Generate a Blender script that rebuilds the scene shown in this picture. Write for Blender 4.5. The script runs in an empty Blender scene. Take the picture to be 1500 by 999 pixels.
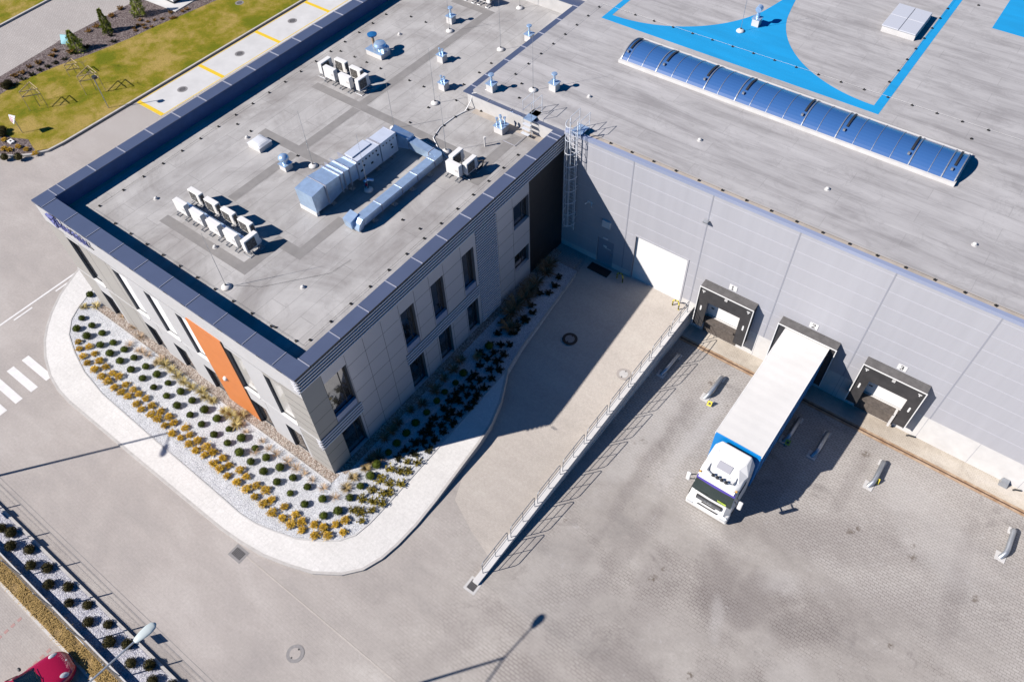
import bpy, math, random
from math import sin, cos, pi, radians, atan2, hypot, sqrt
from mathutils import Vector, Matrix, noise as mnoise

# ------------------------------------------------------------------ camera, sky, sun, exposure
S = bpy.context.scene
col = S.collection
yaw, pit, rol = -0.677, 0.906, 0.047
fw = Vector((sin(yaw)*cos(pit), cos(yaw)*cos(pit), -sin(pit)))
rt = Vector((cos(yaw), -sin(yaw), 0)); dn = fw.cross(rt)
r2 = rt*cos(rol)+dn*sin(rol); d2 = -rt*sin(rol)+dn*cos(rol)
cd = bpy.data.cameras.new('camera'); cam = bpy.data.objects.new('camera', cd); col.objects.link(cam)
M4 = Matrix((( r2.x, -d2.x, -fw.x, 20.432), (r2.y, -d2.y, -fw.y, -9.803), (r2.z, -d2.z, -fw.z, 36.966), (0, 0, 0, 1)))
cam.matrix_world = M4
cd.sensor_width = 36; cd.lens = 36*1140.6/1500; cd.clip_start = .5; cd.clip_end = 2000
S.camera = cam

SUN = Vector((-.79, -1.03, 1.0)).normalized()      # towards the sun
el = math.asin(SUN.z); az = atan2(SUN.x, SUN.y)
w = bpy.data.worlds.new('World'); S.world = w; w.use_nodes = True
nt = w.node_tree; bg = nt.nodes['Background']
sk = nt.nodes.new('ShaderNodeTexSky'); sk.sky_type = 'NISHITA'; sk.sun_disc = False
sk.sun_elevation = el; sk.sun_rotation = az; sk.air_density = 1.0; sk.dust_density = 0.0; sk.ozone_density = 10.0
hs = nt.nodes.new('ShaderNodeHueSaturation'); hs.inputs['Saturation'].default_value = 2.6; hs.inputs['Hue'].default_value = .50
nt.links.new(sk.outputs[0], hs.inputs['Color']); nt.links.new(hs.outputs[0], bg.inputs[0]); bg.inputs[1].default_value = .05
ld = bpy.data.lights.new('sun', 'SUN'); ld.energy = 5.0; ld.angle = radians(.5); ld.color = (1.0, .93, .86)
sun = bpy.data.objects.new('sun', ld); col.objects.link(sun)
sun.rotation_euler = SUN.to_track_quat('Z', 'Y').to_euler(); sun.location = (0, 0, 80)
vs = S.view_settings; vs.view_transform = 'Standard'; vs.look = 'None'; vs.gamma = 1; vs.exposure = .33+.62
S.cycles.diffuse_bounces = 1; S.render.resolution_x = 1024; S.render.resolution_y = 681

# ------------------------------------------------------------------ helpers
R = random.Random(7)
class MB:
    def __init__(s): s.v = []; s.f = []; s.m = []
    def face(s, pts, m=0):
        b = len(s.v); s.v += [tuple(p) for p in pts]; s.f.append(tuple(range(b, b+len(pts)))); s.m.append(m); return s
    def hexa(s, p, m=0):          # 8 points: bottom 4 ccw, top 4 ccw
        b = len(s.v); s.v += [tuple(q) for q in p]
        for f in ((0,3,2,1), (4,5,6,7), (0,1,5,4), (1,2,6,5), (2,3,7,6), (3,0,4,7)):
            s.f.append(tuple(b+i for i in f)); s.m.append(m)
        return s
    def box(s, x0, x1, y0, y1, z0, z1, m=0):
        return s.hexa([(x0,y0,z0),(x1,y0,z0),(x1,y1,z0),(x0,y1,z0),(x0,y0,z1),(x1,y0,z1),(x1,y1,z1),(x0,y1,z1)], m)
    def prism(s, poly, z0, z1, m=0, mt=None):
        n = len(poly); b = len(s.v)
        f0 = z0 if callable(z0) else (lambda x, y: z0); f1 = z1 if callable(z1) else (lambda x, y: z1)
        a = sum(poly[i][0]*poly[(i+1)%n][1]-poly[(i+1)%n][0]*poly[i][1] for i in range(n))
        if a < 0: poly = poly[::-1]
        s.v += [(x, y, f0(x, y)) for x, y in poly]+[(x, y, f1(x, y)) for x, y in poly]
        s.f.append(tuple(b+n-1-i for i in range(n))); s.m.append(m)
        s.f.append(tuple(b+n+i for i in range(n))); s.m.append(m if mt is None else mt)
        for i in range(n):
            j = (i+1) % n; s.f.append((b+i, b+j, b+n+j, b+n+i)); s.m.append(m)
        return s
    def exy(s, prof, y0, y1, m=0):    # profile (x,z) ccw seen from -y, extruded along y
        n = len(prof); b = len(s.v)
        s.v += [(x, y0, z) for x, z in prof]+[(x, y1, z) for x, z in prof]
        s.f.append(tuple(range(b, b+n))); s.f.append(tuple(b+2*n-1-i for i in range(n))); s.m += [m, m]
        for i in range(n):
            j = (i+1) % n; s.f.append((b+j, b+i, b+n+i, b+n+j)); s.m.append(m)
        return s
    def exx(s, prof, x0, x1, m=0):    # profile (y,z)
        n = len(prof); b = len(s.v)
        s.v += [(x0, y, z) for y, z in prof]+[(x1, y, z) for y, z in prof]
        s.f.append(tuple(b+n-1-i for i in range(n))); s.f.append(tuple(b+n+i for i in range(n))); s.m += [m, m]
        for i in range(n):
            j = (i+1) % n; s.f.append((b+i, b+j, b+n+j, b+n+i)); s.m.append(m)
        return s
    def tube(s, pts, r, n=8, m=0, r1=None):
        pts = [Vector(p) for p in pts]; K = len(pts); b = len(s.v)
        up = Vector((0, 0, 1))
        for k, p in enumerate(pts):
            t = (pts[min(k+1, K-1)]-pts[max(k-1, 0)]).normalized()
            u = t.cross(up)
            if u.length < 1e-3: u = t.cross(Vector((0, 1, 0)))
            u.normalize(); v = t.cross(u)
            rr = r if r1 is None else r+(r1-r)*k/(K-1)
            for i in range(n):
                a = 2*pi*i/n; s.v.append(tuple(p+u*cos(a)*rr+v*sin(a)*rr))
        for k in range(K-1):
            for i in range(n):
                j = (i+1) % n; s.f.append((b+k*n+i, b+k*n+j, b+k*n+n+j, b+k*n+n+i)); s.m.append(m)
        s.f.append(tuple(b+n-1-i for i in range(n))); s.f.append(tuple(b+(K-1)*n+i for i in range(n))); s.m += [m, m]
        return s
    def lathe(s, c, prof, n=20, m=0, sx=1, sy=1):   # profile (r,z) bottom to top
        b = len(s.v); K = len(prof)
        for r, z in prof:
            for i in range(n):
                a = 2*pi*i/n; s.v.append((c[0]+r*cos(a)*sx, c[1]+r*sin(a)*sy, c[2]+z))
        for k in range(K-1):
            for i in range(n):
                j = (i+1) % n; s.f.append((b+k*n+i, b+k*n+j, b+k*n+n+j, b+k*n+n+i)); s.m.append(m)
        s.f.append(tuple(b+n-1-i for i in range(n))); s.f.append(tuple(b+(K-1)*n+i for i in range(n))); s.m += [m, m]
        return s
    def cylx(s, c, r, x0, x1, n=16, m=0): return s.tube([(x0, c[0], c[1]), (x1, c[0], c[1])], r, n, m)
    def xf(s, M, i0=0):
        for i in range(i0, len(s.v)): s.v[i] = tuple(M @ Vector(s.v[i]))
        return s

def root_of(o):
    while o.parent: o = o.parent
    return o
def obj(name, mb, mats, parent=None, smooth=False, bevel=0, local=False, label=None):
    me = bpy.data.meshes.new(name)
    off = Vector((0, 0, 0))
    if parent and not local: off = root_of(parent).location
    me.from_pydata([(x-off.x, y-off.y, z-off.z) for x, y, z in mb.v], [], mb.f)
    if not isinstance(mats, (list, tuple)): mats = [mats]
    for mm in mats: me.materials.append(mm)
    me.polygons.foreach_set('material_index', mb.m)
    if smooth: me.polygons.foreach_set('use_smooth', [True]*len(mb.f))
    me.update()
    o = bpy.data.objects.new(name, me); col.objects.link(o)
    if parent: o.parent = parent
    if smooth and smooth != 'all':
        me.set_sharp_from_angle(angle=radians(38))
    if bevel:
        bm = o.modifiers.new('bevel', 'BEVEL'); bm.width = bevel; bm.segments = 2; bm.limit_method = 'ANGLE'; bm.angle_limit = radians(40)
    if label: o['label'] = label
    return o
def tag(o, label, cat, group=None):
    o['label'] = label; o['category'] = cat
    if group: o['group'] = group
    return o
def struct(o, kind='structure', label=None):
    o['kind'] = kind
    if label: o['label'] = label
    return o
def thing(name, loc, label, cat, group=None, rz=0):
    o = bpy.data.objects.new(name, None); col.objects.link(o); o.empty_display_size = .2
    o.location = loc; o.rotation_euler = (0, 0, rz)
    return tag(o, label, cat, group)
def copy_tree(o, parent=None):
    c = o.copy(); col.objects.link(c)
    if parent: c.parent = parent
    for ch in [x for x in KIDS.get(o.name, [])]: copy_tree(ch, c)
    return c
KIDS = {}
def freeze(o):            # remember an original's children for copying
    KIDS[o.name] = list(o.children)
    for c in o.children: freeze(c)
def dup(o, loc, rz=0, label=None, group=None, sc=None):
    c = copy_tree(o); c.location = loc; c.rotation_euler = (0, 0, rz)
    if label: c['label'] = label
    if group: c['group'] = group
    if sc: c.scale = (sc, sc, sc)
    return c

# ------------------------------------------------------------------ materials
KA = .665          # the photograph is exposed bright; surfaces keep real-world albedos
def mat(name, c, rough=.7, metal=0, var=.0, vs_=3.0, bump=0, bs=30, c2=None, spec=.5, stretch=(1,1,1), coat=0, emit=0):
    c = tuple(x*KA for x in c); c2 = tuple(x*KA for x in c2) if c2 else None
    m = bpy.data.materials.new(name); m.use_nodes = True; n = m.node_tree.nodes; l = m.node_tree.links
    b = n['Principled BSDF']; b.inputs['Roughness'].default_value = rough; b.inputs['Metallic'].default_value = metal
    b.inputs['Specular IOR Level'].default_value = spec; b.inputs['Coat Weight'].default_value = coat
    b.inputs['Base Color'].default_value = (*c, 1)
    if var or bump:
        tc = n.new('ShaderNodeTexCoord'); mp = n.new('ShaderNodeMapping'); mp.inputs['Scale'].default_value = stretch
        l.new(tc.outputs['Object'], mp.inputs[0])
    if var:
        nz = n.new('ShaderNodeTexNoise'); nz.inputs['Scale'].default_value = vs_; nz.inputs['Detail'].default_value = 6; nz.inputs['Roughness'].default_value = .6
        l.new(mp.outputs[0], nz.inputs[0])
        cr = n.new('ShaderNodeValToRGB'); a, z = cr.color_ramp.elements; a.position = .3; z.position = .7
        cc = c2 or tuple(min(1, x*(1+var)) for x in c); a.color = (*(tuple(x*(1-var) for x in c)), 1); z.color = (*cc, 1)
        l.new(nz.outputs[0], cr.inputs[0]); l.new(cr.outputs[0], b.inputs['Base Color'])
    if bump:
        nb = n.new('ShaderNodeTexNoise'); nb.inputs['Scale'].default_value = bs; nb.inputs['Detail'].default_value = 3; l.new(mp.outputs[0], nb.inputs[0])
        bp = n.new('ShaderNodeBump'); bp.inputs['Strength'].default_value = bump; bp.inputs['Distance'].default_value = .02
        l.new(nb.outputs[0], bp.inputs['Height']); l.new(bp.outputs[0], b.inputs['Normal'])
    return m

class NG:       # small node-graph builder
    def __init__(s, name, rough=.85, spec=.3):
        s.m = bpy.data.materials.new(name); s.m.use_nodes = True; s.n = s.m.node_tree.nodes; s.l = s.m.node_tree.links
        s.b = s.n['Principled BSDF']; s.b.inputs['Roughness'].default_value = rough; s.b.inputs['Specular IOR Level'].default_value = spec
        s.tc = s.n.new('ShaderNodeTexCoord')
    def map(s, scale=(1,1,1), rot=0, loc=(0,0,0)):
        mp = s.n.new('ShaderNodeMapping'); mp.inputs['Scale'].default_value = scale; mp.inputs['Rotation'].default_value = (0, 0, rot); mp.inputs['Location'].default_value = loc
        s.l.new(s.tc.outputs['Object'], mp.inputs[0]); return mp.outputs[0]
    def noise(s, scale, detail=5, rough=.6, vec=None, dist=0):
        z = s.n.new('ShaderNodeTexNoise'); z.inputs['Scale'].default_value = scale; z.inputs['Detail'].default_value = detail
        z.inputs['Roughness'].default_value = rough; z.inputs['Distortion'].default_value = dist
        s.l.new(vec or s.map(), z.inputs[0]); return z.outputs[0]
    def ramp(s, fac, stops):
        cr = s.n.new('ShaderNodeValToRGB'); e = cr.color_ramp.elements
        while len(e) < len(stops): e.new(.5)
        for k, (p, c) in enumerate(stops):
            e[k].position = p; e[k].color = (*c, 1) if isinstance(c, tuple) else (c, c, c, 1)
        s.l.new(fac, cr.inputs[0]); return cr.outputs[0]
    def mix(s, fac, a, b, mode='MIX'):
        mx = s.n.new('ShaderNodeMix'); mx.data_type = 'RGBA'; mx.blend_type = mode
        for sock, v in ((mx.inputs[0], fac), (mx.inputs[6], a), (mx.inputs[7], b)):
            if isinstance(v, (int, float)): sock.default_value = v
            elif isinstance(v, tuple): sock.default_value = (*v, 1)
            else: s.l.new(v, sock)
        return mx.outputs[2]
    def math(s, op, a, b=0):
        q = s.n.new('ShaderNodeMath'); q.operation = op
        for k, v in enumerate((a, b)):
            if isinstance(v, (int, float)): q.inputs[k].default_value = v
            else: s.l.new(v, q.inputs[k])
        return q.outputs[0]
    def brick(s, vec, bw, rh, mortar, c1=(.9,.9,.9), c2=(1,1,1), cm=(.4,.4,.4)):
        b = s.n.new('ShaderNodeTexBrick'); b.inputs['Scale'].default_value = 1; b.inputs['Brick Width'].default_value = bw; b.inputs['Row Height'].default_value = rh
        b.inputs['Mortar Size'].default_value = mortar; b.inputs['Color1'].default_value = (*c1, 1); b.inputs['Color2'].default_value = (*c2, 1); b.inputs['Mortar'].default_value = (*cm, 1)
        s.l.new(vec, b.inputs[0]); return b
    def blob(s, x, y, rx, ry, rot, wob=.35):
        mp = s.n.new('ShaderNodeMapping'); mp.vector_type = 'TEXTURE'; mp.inputs['Location'].default_value = (x, y, 0); mp.inputs['Rotation'].default_value = (0, 0, rot); mp.inputs['Scale'].default_value = (rx, ry, 500)
        s.l.new(s.tc.outputs['Object'], mp.inputs[0])
        nz = s.n.new('ShaderNodeTexNoise'); nz.inputs['Scale'].default_value = .7; nz.inputs['Detail'].default_value = 5; s.l.new(s.tc.outputs['Object'], nz.inputs[0])
        vm = s.n.new('ShaderNodeVectorMath'); vm.operation = 'SUBTRACT'; vm.inputs[1].default_value = (.5, .5, .5); s.l.new(nz.outputs[1], vm.inputs[0])
        sc = s.n.new('ShaderNodeVectorMath'); sc.operation = 'SCALE'; sc.inputs['Scale'].default_value = wob*4; s.l.new(vm.outputs[0], sc.inputs[0])
        ad = s.n.new('ShaderNodeVectorMath'); s.l.new(mp.outputs[0], ad.inputs[0]); s.l.new(sc.outputs[0], ad.inputs[1])
        gr = s.n.new('ShaderNodeTexGradient'); gr.gradient_type = 'SPHERICAL'; s.l.new(ad.outputs[0], gr.inputs[0]); return gr.outputs[1]
    def sep(s, vec=None):
        q = s.n.new('ShaderNodeSeparateXYZ'); s.l.new(vec or s.tc.outputs['Object'], q.inputs[0]); return q.outputs
    def out(s, c, bump=None, bs=.3, bd=.01):
        s.l.new(s.mix(1, c, (KA, KA, KA), 'MULTIPLY'), s.b.inputs['Base Color'])
        if bump is not None:
            bp = s.n.new('ShaderNodeBump'); bp.inputs['Strength'].default_value = bs; bp.inputs['Distance'].default_value = bd
            s.l.new(bump, bp.inputs['Height']); s.l.new(bp.outputs[0], s.b.inputs['Normal'])
        return s.m

def blockpave(name, lo, mid, hi, joint=.35, show=.5, stain=0.0, bw=.2, rh=.1, rot=0, jm=.012):
    g = NG(name, .9, .25)
    big = g.noise(.16, 6, .62, g.map((1, 1, 1), .5), .5)
    st = g.noise(.55, 6, .65, g.map((.35, 1.2, 1), .35), .4)
    base = g.ramp(g.mix(.45, big, st), [(.36, lo), (.5, mid), (.63, hi)])
    fine = g.ramp(g.noise(7, 4, .7), [(.3, .9), (.7, 1.08)])
    base = g.mix(1, base, fine, 'MULTIPLY')
    base = g.mix(1, base, g.ramp(g.noise(45, 2, .7), [(.3, .9), (.7, 1.1)]), 'MULTIPLY')
    bk = g.brick(g.map((1, 1, 1), rot), bw, rh, jm, (.9, .9, .9), (1.03, 1.03, 1.03), (joint,)*3)
    vis = g.ramp(g.noise(.33, 5, .7, g.map((1, 1, 1), 0, (5, 3, 0)), .6), [(.42, show*.15), (.62, show)])
    c = g.mix(vis, base, g.mix(1, base, bk.outputs[0], 'MULTIPLY'))
    if stain:
        s1 = g.ramp(g.noise(.5, 6, .7, g.map((1, 1, 1), 0, (9, 2, 0)), 1.2), [(.58, 0.0), (.72, stain)])
        c = g.mix(s1, c, (.16, .135, .12))
        s2 = g.ramp(g.noise(1.6, 4, .6, g.map((1, 1, 1), 0, (2, 7, 0)), 0), [(.73, 0.0), (.77, .75)])
        c = g.mix(s2, c, (.085, .07, .06))
    return g.out(c, bk.outputs[1], .35, -.006)

M = {}
def paving():
    g = NG('yard_paving', .9, .25)
    p = g.sep()
    big = g.noise(.13, 6, .6, g.map((1, 1, 1), .5), .4)
    st = g.noise(.5, 6, .65, g.map((.5, 1.1, 1), -.9, (3, 1, 0)), .3)
    v = g.mix(.5, big, st)
    road = g.ramp(v, [(.36, (.37, .342, .325)), (.5, (.43, .395, .372)), (.63, (.49, .455, .43))])
    yard = g.ramp(v, [(.36, (.31, .288, .270)), (.46, (.39, .362, .335)), (.56, (.45, .42, .388)), (.66, (.53, .50, .465))])
    reg = g.ramp(g.math('ADD', g.math('MULTIPLY', p[0], .06), g.math('MULTIPLY', big, .5)), [(.35, 0.0), (1.0, 1.0)])
    south = g.ramp(g.math('ADD', g.math('MULTIPLY', p[1], .06), g.math('ADD', .75, g.math('MULTIPLY', st, .3))), [(.25, 0.0), (.75, 1.0)])
    near = g.ramp(g.math('ADD', g.math('MULTIPLY', p[1], .055), g.math('MULTIPLY', st, .6)), [(.75, 0.0), (1.25, 1.0)])
    c = g.mix(reg, road, yard)
    c = g.mix(g.math('MULTIPLY', near, .45), c, (.52, .50, .48))
    c = g.mix(1, c, g.ramp(g.noise(7, 4, .7), [(.3, .92), (.7, 1.07)]), 'MULTIPLY')
    c = g.mix(1, c, g.ramp(g.noise(40, 2, .7), [(.3, .93), (.7, 1.07)]), 'MULTIPLY')
    bk = g.brick(g.map(), .30, .15, .014, (.90, .88, .88), (1.05, 1.05, 1.05), (.36, .33, .32))
    vis = g.ramp(g.noise(.30, 6, .72, g.map((1, 1, 1), 0, (5, 3, 0)), .6), [(.47, .04), (.62, .6)])
    vis = g.math('MULTIPLY', vis, g.math('MAXIMUM', g.math('MULTIPLY', reg, south), .16))
    vis = g.math('MAXIMUM', vis, g.math('MULTIPLY', near, .6))
    c = g.mix(vis, c, g.mix(1, c, bk.outputs[0], 'MULTIPLY'))
    dark = g.ramp(g.noise(.42, 6, .68, g.map((1, 1, 1), 0, (9, 2, 0)), .8), [(.60, 0.0), (.72, .55)])
    c = g.mix(g.math('MULTIPLY', dark, reg), c, (.17, .15, .145))
    tot = None
    for (x, y, rx, ry, ro, st_) in ((19.2, 6.9, 1.7, 3.0, .5, .95), (20.9, 6.8, 1.6, 3.2, -.3, 1.0), (22.6, 12.4, 1.8, 5.5, -1.1, .6), (25.5, 10.5, 1.5, 5.0, -1.0, .45), (16.9, 4.6, 1.3, 3.2, .1, .55), (17.6, .6, 2.0, 3.4, .3, .6), (23.6, 7.6, 1.6, 3.6, -.7, .55),
                                    (13.0, 11.0, .55, 8.5, .02, .55), (14.6, 4.5, .7, 7.0, -.08, .5), (19.0, 12.2, .8, 5.0, -.1, .5), (22.3, 16.0, .5, 5.0, .0, .45), (28.6, 14.0, .6, 6.0, .1, .5), (15.8, -2.5, 2.0, 4.5, .9, .35), (10.7, -3.2, .9, 5.0, -.25, .45), (27.5, 4.5, 2.4, 5.5, -.8, .35), (21.5, 1.5, 1.6, 4.2, -.5, .35)):
        q = g.math('MULTIPLY', g.ramp(g.blob(x, y, rx, ry, ro), [(.05, 0.0), (.55, 1.0)]), st_)
        tot = q if tot is None else g.math('MAXIMUM', tot, q)
    for (ax, ay, ar, aw, st_) in ((30.0, -6.0, 14.5, .5, .35), (30.0, -6.0, 16.6, .45, .3), (3.0, -3.0, 12.0, .5, .22), (3.0, -3.0, 14.0, .5, .2), (20.0, 30.0, 24.5, .6, .22)):
        mp = g.n.new('ShaderNodeVectorMath'); mp.operation = 'DISTANCE'; g.l.new(g.tc.outputs['Object'], mp.inputs[0]); mp.inputs[1].default_value = (ax, ay, -.5)
        dd_ = g.math('ABSOLUTE', g.math('SUBTRACT', mp.outputs['Value'], ar))
        q = g.math('MULTIPLY', g.ramp(g.math('DIVIDE', dd_, aw), [(.2, 1.0), (1.0, 0.0)]), g.math('MULTIPLY', g.ramp(st, [(.4, 0.0), (.6, 1.0)]), st_))
        tot = g.math('MAXIMUM', tot, q)
    c = g.mix(g.math('MULTIPLY', tot, .55), c, g.mix(.75, (.20, .18, .175), g.mix(1, (.27, .24, .23), bk.outputs[0], 'MULTIPLY')))
    spk = g.ramp(g.noise(5.5, 4, .7), [(.44, 0.0), (.56, 1.0)])
    for (x, y, r_) in ((12.0, 11.9, .34), (11.7, 11.5, .2), (12.6, 20.9, .55), (23.35, 13.5, .3), (26.4, 14.0, .34), (29.5, 13.7, .3), (16.5, 5.1, .32), (16.7, 5.9, .2), (13.2, 17.9, .3), (22.3, 18.6, .35), (23.6, 13.9, .18), (26.2, 14.7, .2), (11.3, 5.2, .16), (20.2, 2.2, .25), (27.0, 9.0, .2)):
        q = g.math('MULTIPLY', g.ramp(g.blob(x, y, r_*1.2, r_*.9, x, .4), [(.1, 0.0), (.6, .75)]), spk)
        c = g.mix(q, c, (.12, .09, .065))
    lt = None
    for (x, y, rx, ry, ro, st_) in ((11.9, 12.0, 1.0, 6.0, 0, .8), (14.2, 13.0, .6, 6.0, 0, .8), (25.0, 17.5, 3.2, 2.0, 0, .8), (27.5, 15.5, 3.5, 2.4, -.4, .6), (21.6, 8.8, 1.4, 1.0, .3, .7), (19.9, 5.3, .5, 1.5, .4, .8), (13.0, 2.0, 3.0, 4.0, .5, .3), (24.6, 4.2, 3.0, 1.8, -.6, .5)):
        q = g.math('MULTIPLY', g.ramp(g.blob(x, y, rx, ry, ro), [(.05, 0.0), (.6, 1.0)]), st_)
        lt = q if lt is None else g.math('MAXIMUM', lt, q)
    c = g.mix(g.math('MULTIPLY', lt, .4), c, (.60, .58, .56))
    oil = g.ramp(g.noise(1.15, 5, .62, g.map((1, 1, 1), .3, (2, 7, 0)), .2), [(.735, 0.0), (.765, .8)])
    c = g.mix(g.math('MULTIPLY', oil, reg), c, (.09, .07, .06))
    wht = g.ramp(g.noise(1.4, 8, .8, g.map((1, 1, 1), .2, (21, 4, 0)), .2), [(.60, 0.0), (.72, .45)])
    c = g.mix(g.math('MULTIPLY', wht, reg), c, (.60, .59, .60))
    return g.out(c, bk.outputs[1], .3, -.006)
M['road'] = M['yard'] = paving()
M['unused'] = blockpave('road_paving', (.37, .345, .335), (.45, .415, .40), (.51, .475, .46), .6, .2)
M['apron'] = blockpave('dock_apron_paving', (.46, .40, .33), (.60, .54, .46), (.68, .63, .57), .4, .6, .3)
M['ramp'] = blockpave('ramp_paving', (.47, .43, .39), (.535, .49, .445), (.58, .54, .49), .7, .14)
M['side'] = blockpave('pavement_slabs', (.66, .645, .625), (.72, .705, .685), (.77, .755, .735), .78, .5, 0, .35, .35, 0, .012)
M['kerb'] = mat('kerb_concrete', (.50, .48, .46), .85, 0, .12, 4, .3)
M['conc'] = mat('pale_concrete', (.56, .55, .54), .8, 0, .08, 2.5, .2, 20)
M['conc_w'] = mat('white_concrete', (.66, .65, .64), .8, 0, .08, 1.2, .15, 20)
M['slab'] = mat('light_concrete_slab', (.60, .60, .60), .85, 0, .08, .7, .2)

def gravel(name, a, b, c, scale=28):
    g = NG(name, .9, .2)
    v = g.n.new('ShaderNodeTexVoronoi'); v.inputs['Scale'].default_value = scale; g.l.new(g.map(), v.inputs[0])
    sp = g.sep(v.outputs['Color'])
    cc = g.ramp(sp[0], [(0, a), (.5, b), (1, c)])
    edge = g.ramp(v.outputs['Distance'], [(.25, 1.0), (.75, .55)])
    cc = g.mix(1, cc, edge, 'MULTIPLY')
    cc = g.mix(1, cc, g.ramp(g.noise(1.2, 5, .7), [(.3, .86), (.7, 1.08)]), 'MULTIPLY')
    return g.out(cc, v.outputs['Distance'], .8, -.03)
M['wgravel'] = gravel('white_gravel', (.66, .68, .73), (.80, .82, .86), (.90, .91, .93), 22)
M['pebble'] = gravel('tan_pebbles', (.30, .22, .17), (.50, .42, .36), (.68, .62, .56), 16)
M['mulch'] = gravel('brown_mulch', (.10, .07, .07), (.20, .155, .15), (.34, .29, .28), 12)
M['bgravel'] = gravel('pale_road_gravel', (.42, .43, .52), (.62, .62, .70), (.76, .76, .80), 16)

def grassmat():
    g = NG('lawn', .95, .1)
    a = g.noise(.33, 7, .7, None, .15); b = g.noise(9, 4, .7)
    c = g.ramp(a, [(.38, (.16, .18, .008)), (.48, (.26, .225, .02)), (.60, (.42, .31, .09))])
    c = g.mix(1, c, g.ramp(b, [(.3, .72), (.7, 1.22)]), 'MULTIPLY')
    return g.out(c, g.noise(30, 3, .7), .9, .05)
M['lawn'] = grassmat()

def roofmat(name, lo, mid, hi, sheet, along, lowfac=.5, streak=.55, sheetdark=.8):
    """bitumen roofing in rolls; along = 'x' or 'y' for the rolls and streaks"""
    g = NG(name, .9, .25)
    sc = (.16, 1.1, 1) if along == 'x' else (1.1, .22, 1)
    st = g.noise(1.0, 7, .68, g.map(sc), .5); bl = g.noise(.22, 6, .65, None, 1.0)
    c = g.ramp(g.mix(streak, bl, st), [(.37, lo), (.5, mid), (.62, hi)])
    c = g.mix(1, c, g.ramp(g.noise(60, 2, .7), [(.3, .93), (.7, 1.07)]), 'MULTIPLY')
    rot = 0 if along == 'x' else pi/2
    bk = g.brick(g.map((1, 1, 1), rot), 7.5, sheet, .022, (.955, .955, .955), (1.03, 1.03, 1.03), (sheetdark,)*3)
    c = g.mix(.95, c, g.mix(1, c, bk.outputs[0], 'MULTIPLY'))
    pd = g.ramp(g.noise(.5, 6, .7, g.map((1, 1, 1), 0, (4, 8, 0)), 2.2), [(.54, 0.0), (.60, .22), (.65, 0.0)])
    c = g.mix(pd, c, tuple(x*.78 for x in lo))
    return g.out(c, g.noise(50, 2), .2, .01)
M['oroof'] = roofmat('office_roof_felt', (.30, .285, .28), (.41, .40, .395), (.50, .49, .485), 1.02, 'y', streak=.3)
M['wroof'] = roofmat('warehouse_roof_felt', (.31, .30, .305), (.42, .41, .415), (.49, .48, .485), 1.02, 'x', streak=.75, sheetdark=.86)
M['walk'] = mat('grey_roof_walkway', (.25, .24, .235), .9, 0, .12, 1.5, .2, 40)
M['edge'] = mat('sandy_roof_edge', (.44, .39, .34), .9, 0, .14, 1.3, .2, 40)
M['blue'] = mat('blue_roof_paint', (.0, .31, .66), .75, 0, .10, .8, .1, 40, stretch=(.3, 1.5, 1))
M['cop'] = mat('slate_blue_coping', (.115, .145, .24), .36, .25, .06, .6)
M['seam'] = mat('coping_seam', (.42, .43, .50), .4, .2)
M['inner'] = mat('shade_tinted_lining', (.055, .12, .29), .7, 0, .15, 1.5)  # blue shade of the inner faces put into this navy colour
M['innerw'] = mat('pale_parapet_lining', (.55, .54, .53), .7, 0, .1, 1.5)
M['clad'] = mat('light_grey_cladding', (.56, .56, .57), .5, .1, .04, .7)
M['clad2'] = mat('warm_grey_cladding', (.40, .385, .36), .5, .1, .04, .7)
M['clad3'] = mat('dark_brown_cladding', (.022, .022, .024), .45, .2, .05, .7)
M['cladE'] = mat('silver_grey_cladding', (.66, .66, .70), .36, .3, .04, .7)
M['joint'] = mat('dark_joint', (.06, .06, .065), .8)
M['orange'] = mat('orange_panel', (.62, .20, .05), .55, 0, .05, 1.5)
M['brown'] = mat('orange_in_shade', (.12, .05, .025), .6)  # orange panel's shaded side, the shade painted in as brown
M['louv'] = mat('louvre_metal', (.85, .87, .93), .4, .4)
M['black'] = mat('black_rubber', (.012, .012, .013), .7)
M['curt'] = mat('shelter_curtain', (.042, .04, .042), .65, 0, .25, 2.5)
M['pit'] = mat('dirty_leveller_face', (.11, .092, .08), .85, 0, .35, 6)
M['dark'] = mat('dark_grey_metal', (.05, .052, .056), .5, .3)
M['wall'] = mat('silver_blue_wall_panel', (.49, .495, .54), .5, .15, .04, 1.3, stretch=(1.6, 1, .12))
M['wjoint'] = mat('pale_panel_joint', (.54, .545, .60), .6)
M['wjoint2'] = mat('grey_panel_joint', (.33, .34, .39), .6)
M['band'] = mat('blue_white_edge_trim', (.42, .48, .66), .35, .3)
M['white'] = mat('white_paint', (.80, .80, .79), .45, 0, .03, 2)
M['door_w'] = mat('white_sectional_door', (.82, .82, .82), .5, 0, .02, 2)
M['doorg'] = mat('blue_grey_door', (.30, .33, .40), .5)
M['tarp'] = mat('white_tarpaulin', (.74, .73, .71), .5, 0, .05, .7, .15, 2.5)
M['tblue'] = mat('blue_tarpaulin', (.0, .23, .64), .45, 0, .04, 2)
M['galv'] = mat('galvanised_sheet', (.60, .80, 1.05), .28, .6, .12, 3.5)
M['galvr'] = mat('galvanised_steel', (.50, .53, .57), .4, .7, .1, 4)
M['acw'] = mat('white_air_unit_casing', (.82, .81, .79), .45, 0, .02, 3)
M['grille'] = mat('grey_fan_grille', (.085, .08, .078), .6)
M['gfan'] = mat('fan_blade_grey', (.16, .155, .15), .5)
M['ylw'] = mat('yellow_road_paint', (.80, .55, .02), .6, 0, .08, 5)
M['wpaint'] = mat('white_road_paint', (.78, .77, .76), .6, 0, .08, 3)
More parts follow.
